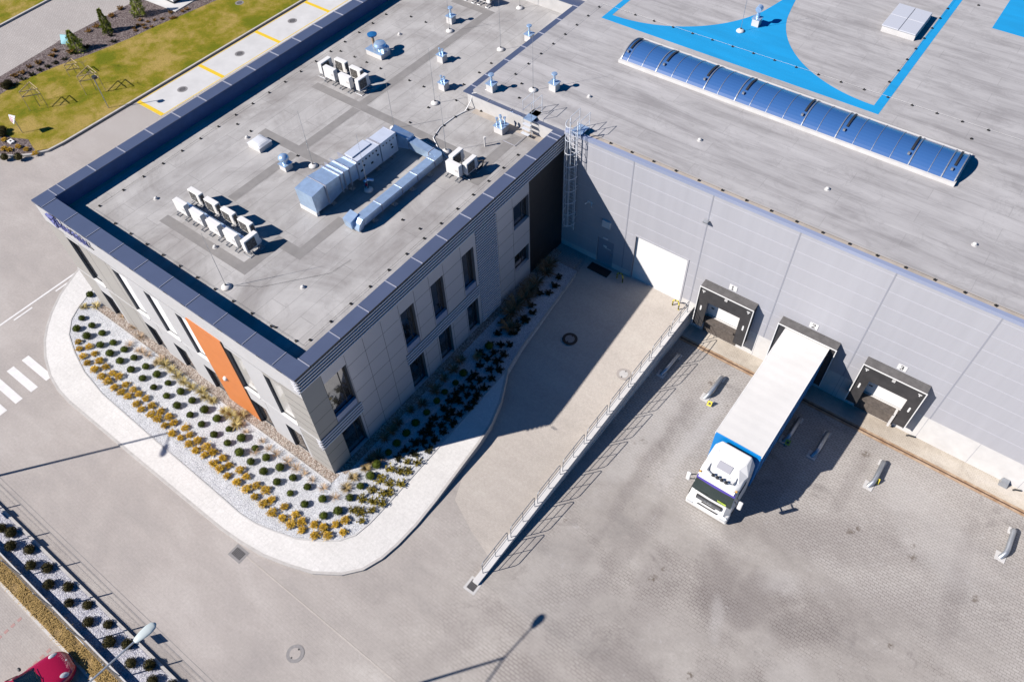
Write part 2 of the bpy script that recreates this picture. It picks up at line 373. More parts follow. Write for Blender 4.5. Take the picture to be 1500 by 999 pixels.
M['yb'] = mat('yellow_plate', (.70, .58, .05), .5)
M['iron'] = mat('cast_iron', (.13, .125, .13), .7, .2, .15, 8)
M['ironl'] = mat('worn_iron', (.28, .27, .27), .7, .2, .15, 8)
M['rust'] = mat('rust_stained_concrete', (.42, .24, .12), .85, 0, .3, 3, .3, 20, c2=(.55, .42, .30))
M['slot'] = mat('rust_slot', (.10, .05, .03), .8)
M['wood'] = mat('pale_timber', (.55, .42, .25), .8)
M['red'] = mat('crimson_car_paint', (.42, .006, .05), .25, .1, 0, coat=.8)
M['digit'] = mat('dark_lettering', (.05, .05, .06), .6)
M['blet'] = mat('blue_violet_lettering', (.17, .19, .46), .4)
M['lens'] = mat('lamp_lens', (.65, .68, .70), .15, 0, coat=.6)
M['tyre'] = mat('tyre', (.018, .018, .018), .85)
M['grass_d'] = mat('dry_grass_ground', (.30, .20, .08), .95, 0, .3, 5, .8, 20)
M['parkm'] = blockpave('car_park_paving', (.34, .31, .29), (.42, .385, .36), (.47, .44, .41), .6, .3)
M['cyan'] = mat('pale_blue_board', (.25, .55, .62), .5)
M['pink'] = mat('pink_lettering', (.55, .12, .22), .6)

def glassmat(name, tint=(.02, .025, .03), refl=.3, rough=.03):
    m = bpy.data.materials.new(name); m.use_nodes = True; n = m.node_tree.nodes; l = m.node_tree.links
    b = n['Principled BSDF']; b.inputs['Base Color'].default_value = (*(x*KA for x in tint), 1); b.inputs['Roughness'].default_value = .2
    gl = n.new('ShaderNodeBsdfGlossy'); gl.inputs['Roughness'].default_value = rough; gl.inputs[0].default_value = (.9, .92, .95, 1)
    lw = n.new('ShaderNodeLayerWeight'); lw.inputs[0].default_value = refl
    mx = n.new('ShaderNodeMixShader'); l.new(lw.outputs['Fresnel'], mx.inputs[0]); l.new(b.outputs[0], mx.inputs[1]); l.new(gl.outputs[0], mx.inputs[2])
    l.new(mx.outputs[0], n['Material Output'].inputs[0]); return m
M['glass'] = glassmat('coated_window_glass', (.012, .014, .018), .62)
M['glassf'] = glassmat('white_window_glass', (1.25, 1.25, 1.25), .08)  # near-white pane colour with little gloss
M['glasst'] = glassmat('stone_reflection_glass', (.62, .60, .56), .2)  # tan stone reflection painted into the pane colour
M['glassc'] = glassmat('windscreen_glass', (.012, .03, .03), .35)
M['vault'] = glassmat('blue_polycarbonate', (.04, .125, .34), .30, .14)
M['vault'].node_tree.nodes['Principled BSDF'].inputs['Roughness'].default_value = .35

# ------------------------------------------------------------------ ground and surfaces
D = 21.34; WX = 9.95; ZD = -1.5
def sag(y):
    t = min(max(y/12.0, 0), 1); return -.047*(D-y)*t*t*(3-2*t)
def yz(y): return ZD*min(max(y/20.0, 0), 1)
mb = MB()
xs = [-600, -120, -60, -20.0, -9, 2.0, WX, 60, 140, 600]; ys = [-600, -120, -40, -5.9, 0, D, 140, 600]
for i in range(len(xs)-1):
    for j in range(len(ys)-1):
        if xs[i] >= 2.0 and ys[j] == 0: continue
        if ys[j] >= D and xs[i] >= -20.0 and xs[i] < 60 and ys[j] < 140: continue
        mb.face([(xs[i], ys[j], 0), (xs[i+1], ys[j], 0), (xs[i+1], ys[j+1], 0), (xs[i], ys[j+1], 0)])
yy_ = sorted([D*k/24 for k in range(25)]+[1.2, 9.5])
for k in range(26): mb.face([(2.0, yy_[k], sag(yy_[k])), (WX, yy_[k], sag(yy_[k])), (WX, yy_[k+1], sag(yy_[k+1])), (2.0, yy_[k+1], sag(yy_[k+1]))])
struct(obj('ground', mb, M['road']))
mb = MB()
for y0, y1 in ((0, 5), (5, 10), (10, 15), (15, 20), (20, D+.5)):
    mb.face([(WX-.2, y0, yz(y0)), (140, y0, yz(y0)), (140, y1, yz(y1)), (WX-.2, y1, yz(y1))])
mb.face([(WX-.2, -5.9, .004), (140, -5.9, .004), (140, 0, .004), (WX-.2, 0, .004)])
mb.face([(140, 0, 0), (600, 0, 0), (600, D, 0), (140, D, 0)])
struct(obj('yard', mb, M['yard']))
mb = MB().face([(WX-.2, 20.17, ZD+.005), (140, 20.17, ZD+.005), (140, D, ZD+.005), (WX-.2, D, ZD+.005)])
struct(obj('dock_apron', mb, M['apron']))
# drainage channel
mb = MB().box(WX, 120, 19.84, 20.0, ZD-.1, ZD+.014, 0).box(WX, 120, 20.09, 20.22, ZD-.1, ZD+.014, 0).box(WX, 120, 20.0, 20.09, ZD-.1, ZD+.004, 1)
struct(obj('drain_channel', mb, [M['rust'], M['slot']]))
# road joint line
mb = MB().box(-1.3, 40, -5.94, -5.89, -.05, .008); struct(obj('road', mb, M['ramp']))
# ramp
rp = [(3.4, 10.9), (5.3, 4.5), (6.2, 2.4), (9.6, 1.2), (9.6, D), (2.0, D), (2.25, D-.5), (3.05, 12.7)]
mb = MB()
def rampx(y):      # left edge of the smooth ramp paving
    pts = [(1.2, 9.5), (2.4, 6.2), (4.5, 5.3), (10.9, 3.4), (12.7, 3.05), (20.8, 2.25), (D, 2.1)]
    for (ya, xa), (yb, xb) in zip(pts[:-1], pts[1:]):
        if ya <= y <= yb: return xa+(xb-xa)*(y-ya)/(yb-ya)
    return pts[-1][1]
yy_ = [q for q in yy_ if q > 1.19]
for a, b in zip(yy_[:-1], yy_[1:]): mb.face([(rampx(a), a, sag(a)+.006), (9.62, a, sag(a)+.006), (9.62, b, sag(b)+.006), (rampx(b), b, sag(b)+.006)])
struct(obj('ramp', mb, M['ramp']))

outer = [(-27.5, 14), (-27.0, 8), (-25.6, 3.0), (-24.63, .55), (-23.8, -1.15), (-22.87, -2.39), (-22.1, -3.2), (-21.24, -3.93), (-20, -4.7), (-18.5, -5.33), (-17.2, -5.64),
         (-15.99, -5.75), (-10.75, -5.77), (-4.92, -5.76), (-2.5, -5.74), (-1.26, -5.66), (.3, -5.45), (1.65, -5.08), (3.0, -4.6), (4.22, -3.8), (4.9, -3.0),
         (5.27, -2.02), (5.43, -1), (5.5, .36), (5.43, 2.0), (5.28, 3.9), (5.12, 6.0), (4.92, 7.3), (4.42, 8.89), (3.9, 9.95), (3.48, 10.75)]
bed = [(-24.2, 6), (-23.2, 2.6), (-22.6, 1.0), (-22.26, .02), (-21.8, -1.1), (-21.29, -1.96), (-20.3, -2.8), (-18.73, -3.44), (-17, -3.95), (-14.76, -4.28), (-10, -4.42), (-5.3, -4.52),
       (-2.42, -4.6), (-1.3, -4.5), (-.26, -4.24), (1.0, -3.85), (2.13, -3.19), (2.9, -2.6), (3.35, -1.9), (3.5, -1.0), (3.52, 0), (3.5, 4), (3.44, 10.7), (3.07, 12.7), (2.42, 19.6), (2.35, 19.7)]
def offset(path, d):
    out = []
    for i, p in enumerate(path):
        a = path[max(i-1, 0)]; b = path[min(i+1, len(path)-1)]
        t = Vector((b[0]-a[0], b[1]-a[1])).normalized(); out.append((p[0]-t.y*d, p[1]+t.x*d))
    return out
inn = offset(outer, .14)
struct(obj('pavement', MB().prism(inn+[(0.5, 10.7), (.5, 5), (-20, 5), (-20.5, 14)], -.75, .12), M['side']))
mb = MB()
for i in range(len(outer)-1):
    a, b, c, d = outer[i], outer[i+1], inn[i+1], inn[i]
    mb.hexa([(*a, -.75), (*b, -.75), (*c, -.75), (*d, -.75), (*a, .125), (*b, .125), (*c, .125), (*d, .125)])
struct(obj('pavement_kerb', mb, M['kerb']))
struct(obj('gravel_bed', MB().prism(bed+[(.3, 19.7), (.2, 1), (-19, .5), (-20.5, 6)], -.75, .126), M['wgravel']))
bi = offset(bed, .07); mb = MB()
for i in range(len(bed)-1):
    a, b, c, d = bed[i], bed[i+1], bi[i+1], bi[i]
    mb.hexa([(*a, 0), (*b, 0), (*c, 0), (*d, 0), (*a, .15), (*b, .15), (*c, .15), (*d, .15)])
struct(obj('bed_edging', mb, M['conc']))
struct(obj('pebble_strip', MB().box(-20.6, .25, -.5, .1, 0, .134), M['pebble']))
struct(obj('strip_edging', MB().box(-20.6, .25, -.56, -.5, 0, .16), M['conc']))
struct(obj('shaded_pebble_strip', MB().box(0, .5, .3, 20.6, 0, .132), M['pebble']))

# painted markings
mb = MB()
for k in range(4):
    y0 = -5.15-k*1.0
    mb.box(-21.05, -18.45, y0-.46, y0, 0, .006)
mb.v = [(x, y, z) for x, y, z in mb.v]
o = obj('crosswalk', mb, M['wpaint']); struct(o)
mb = MB().box(-24.78, -24.64, -40, .6, 0, .006)
for k in range(14): mb.box(-24.42, -24.30, .2-3.0*k-1.3, .2-3.0*k, 0, .006)
struct(obj('road_line', mb, M['wpaint']))

# north-west: concrete slab bays, grass island, mulch, outer road
mb = MB()
mb.prism([(-37.3, 15.0), (-34.05, 15.0), (-33.5, 60), (-37.3, 60)], -.05, .006)
struct(obj('loading_bay_slab', mb, M['slab']))
mb = MB()
for y in (15.0, 21.25, 27.6, 33.7, 40): mb.box(-37.25, -34.1, y-.17, y+.17, 0, .011)
mb.box(-37.28, -37.2, 15, 60, 0, .0105); mb.box(-34.15, -34.07, 15, 60, 0, .0105)
struct(obj('bay_marking', mb, M['ylw']))
isl = [(-50.75, 16.5), (-50.75, 60), (-37.62, 60), (-37.62, 8.3), (-37.75, 7.0), (-38.4, 6.0), (-39.4, 5.1), (-41, 4.2), (-43.5, 3.3), (-47, 3.0), (-49.2, 5.0), (-49.9, 9), (-50.6, 16)]
struct(obj('mulch_bed', MB().prism(isl, -.05, .10), M['mulch']))
lawn = [(-37.62, 60), (-37.62, 8.3), (-37.75, 7.2), (-38.35, 6.4), (-39.2, 6.6), (-40.2, 6.9), (-41.4, 6.3), (-43, 6.1), (-46.2, 6.9), (-47.5, 8.6), (-47.85, 11.05), (-47.3, 14), (-46.41, 16.97), (-45.67, 20.3), (-45.3, 23.4), (-44.8, 26), (-44.2, 29.6), (-43.5, 36), (-43.5, 60)]
struct(obj('lawn', MB().prism(lawn, 0, .125), M['lawn']), 'stuff', 'green and straw coloured lawn of the island')
ko = isl[2:9]; kp = offset(ko, .16) 
mb = MB()
for i in range(len(ko)-1):
    a, b, c, d = ko[i], ko[i+1], kp[i+1], kp[i]
    mb.hexa([(*a, -.05), (*b, -.05), (*c, -.05), (*d, -.05), (*a, .15), (*b, .15), (*c, .15), (*d, .15)])
struct(obj('island_kerb', mb, M['kerb']))
struct(obj('bay_edge_strip', MB().box(-37.62, -37.3, 8, 60, 0, .009), M['iron']))
struct(obj('outer_lawn', MB().prism([(-57.6, 12), (-58.2, 22), (-61, 60), (-90, 60), (-90, 0), (-57.4, 0)], -.05, .125), M['lawn']), 'stuff')
mb = MB().prism([(-57.45, 0), (-57.25, 0), (-57.4, 12), (-58.0, 22), (-60.8, 60), (-61, 60), (-58.2, 22), (-57.6, 12)], -.05, .15)
struct(obj('outer_kerb', mb, M['kerb']))

# south-west corner: paving strip, kerbs, gravel bed, dry grass, car park
struct(obj('pavement_strip', MB().box(-80, 30, -11.72, -11.08, -.05, .008), M['parkm']))
struct(obj('strip_joint', MB().box(-80, 30, -11.06, -11.03, -.05, .0075).box(-80, 30, -10.84, -10.82, -.05, .0075), M['ironl']))
struct(obj('south_kerb', MB().box(-80, 30, -11.86, -11.73, -.05, .15), M['kerb']))
struct(obj('south_gravel_bed', MB().box(-80, 30, -13.16, -11.86, -.05, .03), M['bgravel']))
struct(obj('dry_grass_bank', MB().box(-80, 30, -14.0, -13.24, -.05, .2), M['grass_d']), 'stuff', 'strip of dry straw coloured grass behind the low wall')
struct(obj('car_park_kerb', MB().box(-80, 30, -14.13, -14.0, -.05, .14), M['conc']))
struct(obj('car_park', MB().box(-80, 30, -60, -14.13, -.05, .01), M['parkm']))
mb = MB()
for k in range(18):
    y = -14.5-.35*k
    if k % 2 == 0 or True: mb.box(-6.95+.0*k, -6.80, y-.12, y+.08, 0, .0145)
    mb.box(-4.5, -4.35, y-.12, y+.08, 0, .0145)
struct(obj('bay_stones', mb, mat('red_paving_stones', (.42, .26, .24), .9)))

# ------------------------------------------------------------------ office building
H = 8.82; RZ = 7.87; W = 20.79; X1 = 7.2; D2 = 34.25
def wall_cells(P, u0, u1, z0, z1, ops, pick, mb, rev, dep, rm):
    """P(u, z, d) -> point; ops (ua, ub, za, zb) openings; pick(u, z) -> material index; rev: reveal material"""
    us = sorted({u0, u1} | {q for o in ops for q in o[:2]} | set(pick.us)); zs = sorted({z0, z1} | {q for o in ops for q in o[2:4]} | set(pick.zs))
    us = [u for u in us if u0 <= u <= u1]; zs = [z for z in zs if z0 <= z <= z1]
    for i in range(len(us)-1):
        for j in range(len(zs)-1):
            uc, zc = (us[i]+us[i+1])/2, (zs[j]+zs[j+1])/2
            if any(o[0] < uc < o[1] and o[2] < zc < o[3] for o in ops): continue
            mb.face([P(us[i], zs[j], 0), P(us[i+1], zs[j], 0), P(us[i+1], zs[j+1], 0), P(us[i], zs[j+1], 0)], pick(uc, zc))
    for a, b, c, d in ops:
        mb.face([P(a, c, 0), P(a, d, 0), P(a, d, dep), P(a, c, dep)], rev); mb.face([P(b, c, 0), P(b, c, dep), P(b, d, dep), P(b, d, 0)], rev)
        mb.face([P(a, d, 0), P(b, d, 0), P(b, d, dep), P(a, d, dep)], rev)
        mb.face([P(a, c, 0), P(a, c, dep), P(b, c, dep), P(b, c, 0)], rm)
class Pick:
    def __init__(s, rects, us=(), zs=(), d=0): s.r = rects; s.us = list(us)+[q for r in rects for q in r[:2]]; s.zs = list(zs)+[q for r in rects for q in r[2:4]]; s.d = d
    def __call__(s, u, z):
        for r in s.r:
            if r[0] < u < r[1] and r[2] < z < r[3]: return r[4]
        return s.d
off = thing('office_building', (-W/2, D/2, 0), 'two storey grey clad office block with an orange panel and flat roof', 'building')
PF = lambda u, z, d: (u, d, z)             # front wall y=0
PE = lambda u, z, d: (-d, u, z)            # east wall x=0
CL = [M['clad'], M['clad2'], M['clad3'], M['cladE'], M['joint'], M['orange'], M['brown'], M['white'], mat('grey_reveal', (.15, .16, .185), .6), M['louv']]
DEP = .15
fw_up = [(-19.12, -17.88), (-14.92, -13.70), (-12.18, -10.95), (-9.55, -8.42), (-5.70, -4.45), (-2.87, -1.62)]
fw_lo = [(-19.28, -18.1), (-14.98, -13.9), (-12.32, -11.2), (-9.65, -8.55), (-5.70, -4.5), (-3.0, -1.8)]
ops = [(a, b, 3.5, 6.93) for a, b in fw_up]+[(a, b, .12, 2.38) for a, b in fw_lo]
tz = (3.5, 7.15)
fp = Pick([(-20.79, -19.12, .0, 7.3, 1), (-17.88, -14.92, 0, 7.15, 1), (-1.62, 0, 0, 7.3, 1), (-19.12, -17.88, 2.38, 3.5, 0), (-2.87, -1.62, 3.5, 7.2, 1)])
mb = MB(); wall_cells(PF, -W, 0, -.2, H-.06, ops, fp, mb, 8, DEP, 7)
# west and north walls, closed box
mb.face([(-W, 0, -.2), (-W, D2, -.2), (-W, D2, H-.06), (-W, 0, H-.06)], 0)
mb.face([(-W, D2, -.2), (-X1, D2, -.2), (-X1, D2, H-.06), (-W, D2, H-.06)], 0)
eops = [(1.27, 2.74, 3.62, 6.95), (1.27, 2.62, .15, 2.62), (6.65, 7.68, 3.62, 6.83), (9.02, 10.02, 3.62, 6.83), (11.62, 12.62, 3.62, 6.83),
        (6.55, 7.72, .15, 2.64), (9.02, 10.12, .15, 2.64), (11.6, 12.6, .15, 2.64), (16.28, 17.78, 5.07, 6.87), (16.25, 17.7, 1.52, 2.95)]
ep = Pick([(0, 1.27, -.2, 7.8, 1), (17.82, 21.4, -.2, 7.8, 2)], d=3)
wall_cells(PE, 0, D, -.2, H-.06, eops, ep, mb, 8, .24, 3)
# joints between the panels, 3 mm proud
def jf(u0, u1, z0, z1): mb.box(u0, u1, -.003, .01, z0, z1, 4)
def je(u0, u1, z0, z1): mb.box(-.01, .003, u0, u1, z0, z1, 4)
g = .009
jf(-W, 0, 7.18-g, 7.18+g)
for x in (-17.05, -15.4): jf(x-g, x+g, .1, 7.17)
for z in (.75, 1.45, 2.15, 2.85, 4.2, 4.9, 5.6, 6.3): jf(-1.55, -.02, z-g, z+g)
for z in (4.2, 4.9, 5.6, 6.3): jf(-1.55, -.02, z-g, z+g)
for x in (-13.3, -10.6, -7.9, -4.2, -1.6): jf(x-g, x+g, 2.4, 3.42)
je(1.26-g, 1.26+g, 0, 7.6)
for y in (2.78, 4.05, 5.33): je(y-g, y+g, 0, 7.62)
for y in (6.6, 7.8, 8.95, 10.1, 11.55): je(y-g, y+g, 3.7, 7.62)
for y in (7.9, 8.9, 10.3, 11.5): je(y-g, y+g, 0, 2.6)
for z in (1.15, 2.25, 3.35, 4.45, 5.55, 6.65): je(2.8, 6.5 if z > 2.7 or z > 3.6 or True else 6.5, z-g, z+g) if z < 7 else 0
for z in (4.6, 5.7, 6.75):
    for a, b in ((7.7, 9.0), (10.04, 11.6)): je(a, b, z-g, z+g)
for z in (1.15, 2.2):
    for a, b in ((7.74, 9.0), (10.14, 11.58)): je(a, b, z-g, z+g)
for z in (1.1, 2.0, 4.0, 5.0, 6.0): je(.02, 1.25, z-g, z+g)
for y in (14.75, 16.2): je(y-g, y+g, 0, 7.62)
for z in (1.0, 2.0, 3.0, 4.0, 5.0, 6.0, 6.95): je(14.75, 16.2, z-g, z+g)
for z in (4.0, 6.95): je(16.2, 17.8, z-g, z+g)
for y in (19.0, 20.2): je(y-g, y+g, 0, 7.62)
for z in (1.0, 2.0, 3.0, 4.0, 5.0, 6.0, 6.95): je(17.84, D-.05, z-g, z+g)
wallo = obj('wall', mb, CL, off)

def window(P, a, b, z0, z1, dep, glass, mull=1, horizontal=False):
    f = MB(); t = .055
    for (u0, u1, q0, q1) in ((a, a+t, z0, z1), (b-t, b, z0, z1), (a+t, b-t, z0, z0+t), (a+t, b-t, z1-t, z1)):
        pts = [P(u0, q0, dep-.03), P(u1, q0, dep-.03), P(u1, q0, dep+.05), P(u0, q0, dep+.05), P(u0, q1, dep-.03), P(u1, q1, dep-.03), P(u1, q1, dep+.05), P(u0, q1, dep+.05)]
        f.hexa(pts)
    if mull:
        uc = a+(b-a)*.7
        f.hexa([P(uc-.02, z0+t, dep-.025), P(uc+.02, z0+t, dep-.025), P(uc+.02, z0+t, dep+.05), P(uc-.02, z0+t, dep+.05), P(uc-.02, z1-t, dep-.025), P(uc+.02, z1-t, dep-.025), P(uc+.02, z1-t, dep+.05), P(uc-.02, z1-t, dep+.05)])
    o = obj('window', f, M['dark'], off)
    p = MB().face([P(a+t, z0+t, dep), P(b-t, z0+t, dep), P(b-t, z1-t, dep), P(a+t, z1-t, dep)])
    obj('pane', p, glass, o)
    return o
for k, (a, b) in enumerate(fw_up): window(PF, a, b, 3.5, 6.93, DEP, M['glassf'] if k in (1, 2, 3) else M['glasst'] if k > 3 else M['glass'], 0)
for a, b in fw_lo: window(PF, a, b, .12, 2.38, DEP, M['glass'])
for a, b, c, d in eops: window(PE, a, b, c, d, .24, M['glass'])
for a, b, c, d in eops:
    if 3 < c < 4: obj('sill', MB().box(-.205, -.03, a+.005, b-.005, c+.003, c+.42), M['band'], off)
    # upper sills slope outwards, sky reflection put into their bluish colour
# white sills on the upper front windows, belt ledge
for a, b in fw_up:
    obj('sill', MB().box(a+.005, b-.005, -.03, DEP-.032, 3.46, 3.515), M['white'], off)
obj('belt_ledge', MB().box(-W, -9.0, -.035, .0, 3.42, 3.458).box(-5.7, -.1, -.035, 0, 3.42, 3.458), M['clad'], off)
# orange panel with round lamp
op = obj('orange_panel', MB().box(-8.40, -5.76, -.06, .02, .1, 7.35), [M['orange']], off)
obj('lamp_cap', MB().lathe((0, 0, 0), [(.15, 0), (.15, .05), (.11, .12), (.04, .15)], 20).xf(Matrix.Translation((-7.4, -.06, 2.95)) @ Matrix.Rotation(pi/2, 4, 'X')), M['white'], op, smooth=True)
obj('panel_return', MB().box(-5.758, -5.705, -.06, .0, .1, 7.35), M['brown'], off)
# louvre bands
def louvre(u0, u1, z0, z1, n, front=True):
    m = MB(); dz = (z1-z0)/n
    for k in range(n):
        za = z0+k*dz
        m.exy([(.012, za+dz*.30), (.05, za+dz*.30), (.05, za+dz*.58), (.012, za+dz*.66)], u0, u1)
    m.box(.004, .012, u0+.11 if u0 < 0 else u0+.01, u1-.01, z0, z1, 1)
    return m
m_ = louvre(-.1, D-.03, 7.72, 8.74, 5)
for k in range(5):
    za = 7.72+k*.204
    m_.box(-.35, .05, -.05, -.012, za+.062, za+.125)
obj('louvre_band', m_, [M['louv'], M['joint']], off)
m_ = louvre(-.1, 2.9, 2.68, 3.58, 4)
for k in range(4):
    za = 2.68+k*.225; m_.box(-.3, .05, -.05, -.012, za+.068, za+.135)
obj('louvre_band', m_, [M['louv'], M['joint']], off)
obj('louvre_band', louvre(6.45, 12.8, 2.68, 3.58, 4), [M['louv'], M['joint']], off)
obj('louvre_field', louvre(12.84, 14.68, .12, 7.70, 38), [M['louv'], M['joint']], off)
# roof slab, parapet and coping
obj('roof', MB().prism([(-20.0, .75), (-.68, .75), (-.68, D+.02), (-X1+.02, D+.02), (-X1+.02, D2-.5), (-20.0, D2-.5)], 7.5, RZ), M['oroof'], off)
mb = MB()
mb.prism([(-20.0, .82), (-19.72, .82), (-19.72, D2), (-20.0, D2)], RZ-.1, RZ+.006)
mb.prism([(-19.72, .82), (-.7, .82), (-.7, 1.25), (-19.72, 1.25)], RZ-.1, RZ+.0062)
mb.prism([(-1.12, 1.25), (-.7, 1.25), (-.7, D), (-1.12, D)], RZ-.1, RZ+.0064)
mb.prism([(-6.6, D-.45), (-1.12, D-.45), (-1.12, D), (-6.6, D)], RZ-.1, RZ+.0066)
obj('roof_edge_strip', mb, M['edge'], off)
mb = MB()
wk = [(-14.7, -7.68, 3.45, 4.05), (-8.4, -7.68, 4.05, 5.85), (-8.4, -6.12, 5.85, 6.48), (-6.75, -6.12, 6.48, 9.4), (-13.1, -12.48, 6.95, 11.8), (-16.05, -9.6, 11.85, 12.48),
      (-13.1, -12.48, 12.48, 17.12), (-16.85, -2.55, 17.15, 17.75), (-13.15, -12.5, 17.75, 30.4), (-3.2, -2.52, 17.75, 20.65), (-16.1, -12.5, 30.4, 31.0), (-4.4, -2.05, 15.75, 17.1), (-15.6, -13.2, 11.85+.0, 11.0)]
for k, (a, b, c, d) in enumerate(wk[:-1]): mb.box(a, b, c, d, RZ-.05, RZ+.004)
obj('roof_walkway', mb, M['walk'], off)
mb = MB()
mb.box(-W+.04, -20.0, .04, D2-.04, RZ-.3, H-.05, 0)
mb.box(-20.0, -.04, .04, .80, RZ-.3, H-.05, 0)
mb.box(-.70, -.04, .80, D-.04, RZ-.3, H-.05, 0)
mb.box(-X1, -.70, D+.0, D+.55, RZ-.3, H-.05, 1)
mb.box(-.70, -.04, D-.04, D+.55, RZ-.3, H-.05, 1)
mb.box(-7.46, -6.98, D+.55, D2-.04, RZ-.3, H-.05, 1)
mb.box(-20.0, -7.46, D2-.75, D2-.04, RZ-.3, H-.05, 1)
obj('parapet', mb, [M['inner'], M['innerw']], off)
mb = MB(); s = .0
def cop(x0, x1, y0, y1): mb.box(x0, x1, y0, y1, H-.05, H, 0)
cop(-W-.03, -19.96, .86, D2+.03); cop(-W-.03, .03, -.03, .86); cop(-.74, .03, .86, D+.62)
cop(-7.50, -.74, D-.04, D+.62); cop(-7.50, -6.94, D+.62, D2+.03); cop(-19.96, -7.5, D2-.78, D2+.03)
for x0, x1, y0, y1 in ((-W-.034, -W-.03, -.03, D2), ):
    mb.box(x0-.02, x1, y0, y1, H-.12, H-.002, 0)
mb.box(-W-.03, .03, -.05, -.03, H-.12, H-.002, 0); mb.box(.03, .05, -.03, D, H-.12, H-.002, 2)
def seam(x0, x1, y0, y1): mb.box(x0, x1, y0, y1, H-.02, H+.03, 1)
for k in range(18): seam(-W-.03, -19.95, 1.53+2.0*k-.02 if k else 1.53, 1.57+2.0*k)
seam(-W-.03, -19.95, 1.0, 1.04)
for k in range(10): seam(-19.79+2.04*k-.015, -19.79+2.04*k+.015, -.03, .86)
for k in range(10): seam(-.74, .03, .93+1.955*k-.02, .93+1.955*k+.02) if k else seam(-.74, .03, .9, .94)
for y in (20.62, 21.0): seam(-.74, .03, y-.02, y+.02)
for x in (-2.0, -3.9, -5.6): seam(x-.015, x+.015, D-.04, D+.62)
for y in (22.1, 23.47, 25.5, 27.35, 29.3, 31.38, 33.4): seam(-7.5, -6.94, y-.02, y+.02)
obj('coping', mb, [M['cop'], M['seam'], M['dark']], off)
# drip clips along the front (small dark gaps under the coping)
mb = MB()
for k in range(16): mb.box(-20.2+1.36*k, -19.85+1.36*k, -.056, -.05, H-.10, H-.03)
obj('coping_clip', mb, M['black'], off)

# lettering on the front: blue raised strokes along the upper left of the facade
sg = obj('facade_sign', MB().box(-19.3, -15.75, -.04, -.0, 7.86, 7.9), M['dark'], off)
def stroke(m, pts, th=.1, y0=-.16, y1=-.05):
    for (xa, za), (xb, zb) in zip(pts[:-1], pts[1:]):
        d = Vector((xb-xa, zb-za)); n = Vector((-d.y, d.x)).normalized()*th/2
        q = [(xa+n.x, za+n.y), (xa-n.x, za-n.y), (xb-n.x, zb-n.y), (xb+n.x, zb+n.y)]
        m.exy(q[::-1], y0, y1)
m = MB(); stroke(m, [(-19.55, 8.5), (-18.95, 7.85), (-18.85, 8.55), (-19.55, 8.5)], .13); stroke(m, [(-19.2, 8.2), (-18.75, 8.25)], .12)
obj('sign_emblem', m, M['blet'], sg)
glyphs = [[[(0, 0), (.12, .6), (.26, 0)], [(.05, .2), (.22, .2)]], [[(0, .42), (.04, 0), (.22, 0), (.26, .42)]], [[(0, .42), (.08, 0), (.15, .35), (.22, 0), (.30, .42)]],
          [[(0, .42), (0, 0)], [(0, .3), (.2, .42)]], [[(0, 0), (0, .42), (.2, .42), (.22, 0)]], [[(0, 0), (.22, 0), (.22, .42), (0, .42), (0, 0)]], [[(0, .42), (.24, 0)], [(0, 0), (.24, .42)]], [[(.12, 0), (.12, .62)], [(0, .42), (.25, .42)]]]
for k, gi in enumerate((0, 1, 2, 3, 4, 5, 1, 6)):
    m = MB()
    for line in glyphs[gi]: stroke(m, [(-18.6+.35*k+x*.95, 8.03+z*1.0) for x, z in line], .052, -.13, -.07)
    obj('sign_letter', m, M['blet'], sg)

# ------------------------------------------------------------------ warehouse
WZ = 9.0
wh = thing('warehouse', (30, D+10, 0), 'long silver grey panelled warehouse with numbered loading docks and a big flat roof', 'warehouse')
XE = 62
mb = MB()
wops = [(5.40, 8.90, 0.0, 3.64), (2.78, 3.95, 0.0, 2.15)]
docks = (11.9, 16.78, 21.68)
for c in docks: wops.append((c-1.15, c+1.15, -.02, 2.0))
pk = Pick([(-.3, XE, ZD-.4, .45, 1)], us=[9.6])
WL = [M['wall'], M['conc_w'], M['wjoint'], M['wjoint2'], M['dark']]
PW = lambda u, z, d: (u, D+d, z)
# below ground part only east of the ramp
wall_cells(PW, .01, XE, ZD-.4, 9.16, wops, pk, mb, 3, .12, 1)
for k in range(-1, 12):
    x = 4.68+4.878*k
    if k >= 0: mb.box(x-.035, x+.035, D-.012, D+.02, .46, 9.12, 3)
for z in (1.55, 2.6, 3.62, 4.64, 5.66, 6.68, 7.70, 8.72):
    for k in range(-1, 12):
        xa, xb = max(4.68+4.878*k+.05, .05), 4.68+4.878*(k+1)-.05
        segs = [(xa, xb)]
        for (a, b, c, d) in wops:
            if c-.05 < z < d+.05:
                ns = []
                for p, q in segs:
                    if b < p or a > q: ns.append((p, q))
                    else:
                        if a-.04 > p: ns.append((p, a-.04))
                        if b+.04 < q: ns.append((b+.04, q))
                segs = ns
        for p, q in segs:
            if q-p > .1: mb.box(p, q, D-.004, D+.01, z-.013, z+.013, 2)
for x in (14.15, 19.25, 19.45, 24.15, 26.9, 29.6, 32.4): mb.box(x-.01, x+.01, D-.004, D+.01, ZD-.1, .44, 3)
mb.box(XE, XE+.1, D, 75, -2, 9.16, 0); mb.box(-W, XE, 75, 75.1, -.2, 9.16, 0); mb.box(-W, -W+.1, D2+.05, 75, -.2, 9.0, 0)
obj('wall', mb, WL, wh)
obj('roof', MB().prism([(-6.9, D+.22), (XE, D+.22), (XE, 75), (-W, 75), (-W, D2+.04), (-6.9, D2+.04)], 8.7, WZ), M['wroof'], wh)
mb = MB(); mb.box(.06, XE, D-.05, D+.20, 9.10, 9.20, 0); mb.box(.06, XE, D-.035, D+.0, 8.98, 9.10, 0)
obj('roof_trim', mb, M['band'], wh)
obj('roof_edge_strip', MB().box(.06, XE, D+.2, D+.66, 8.9, WZ+.03), M['edge'], wh)
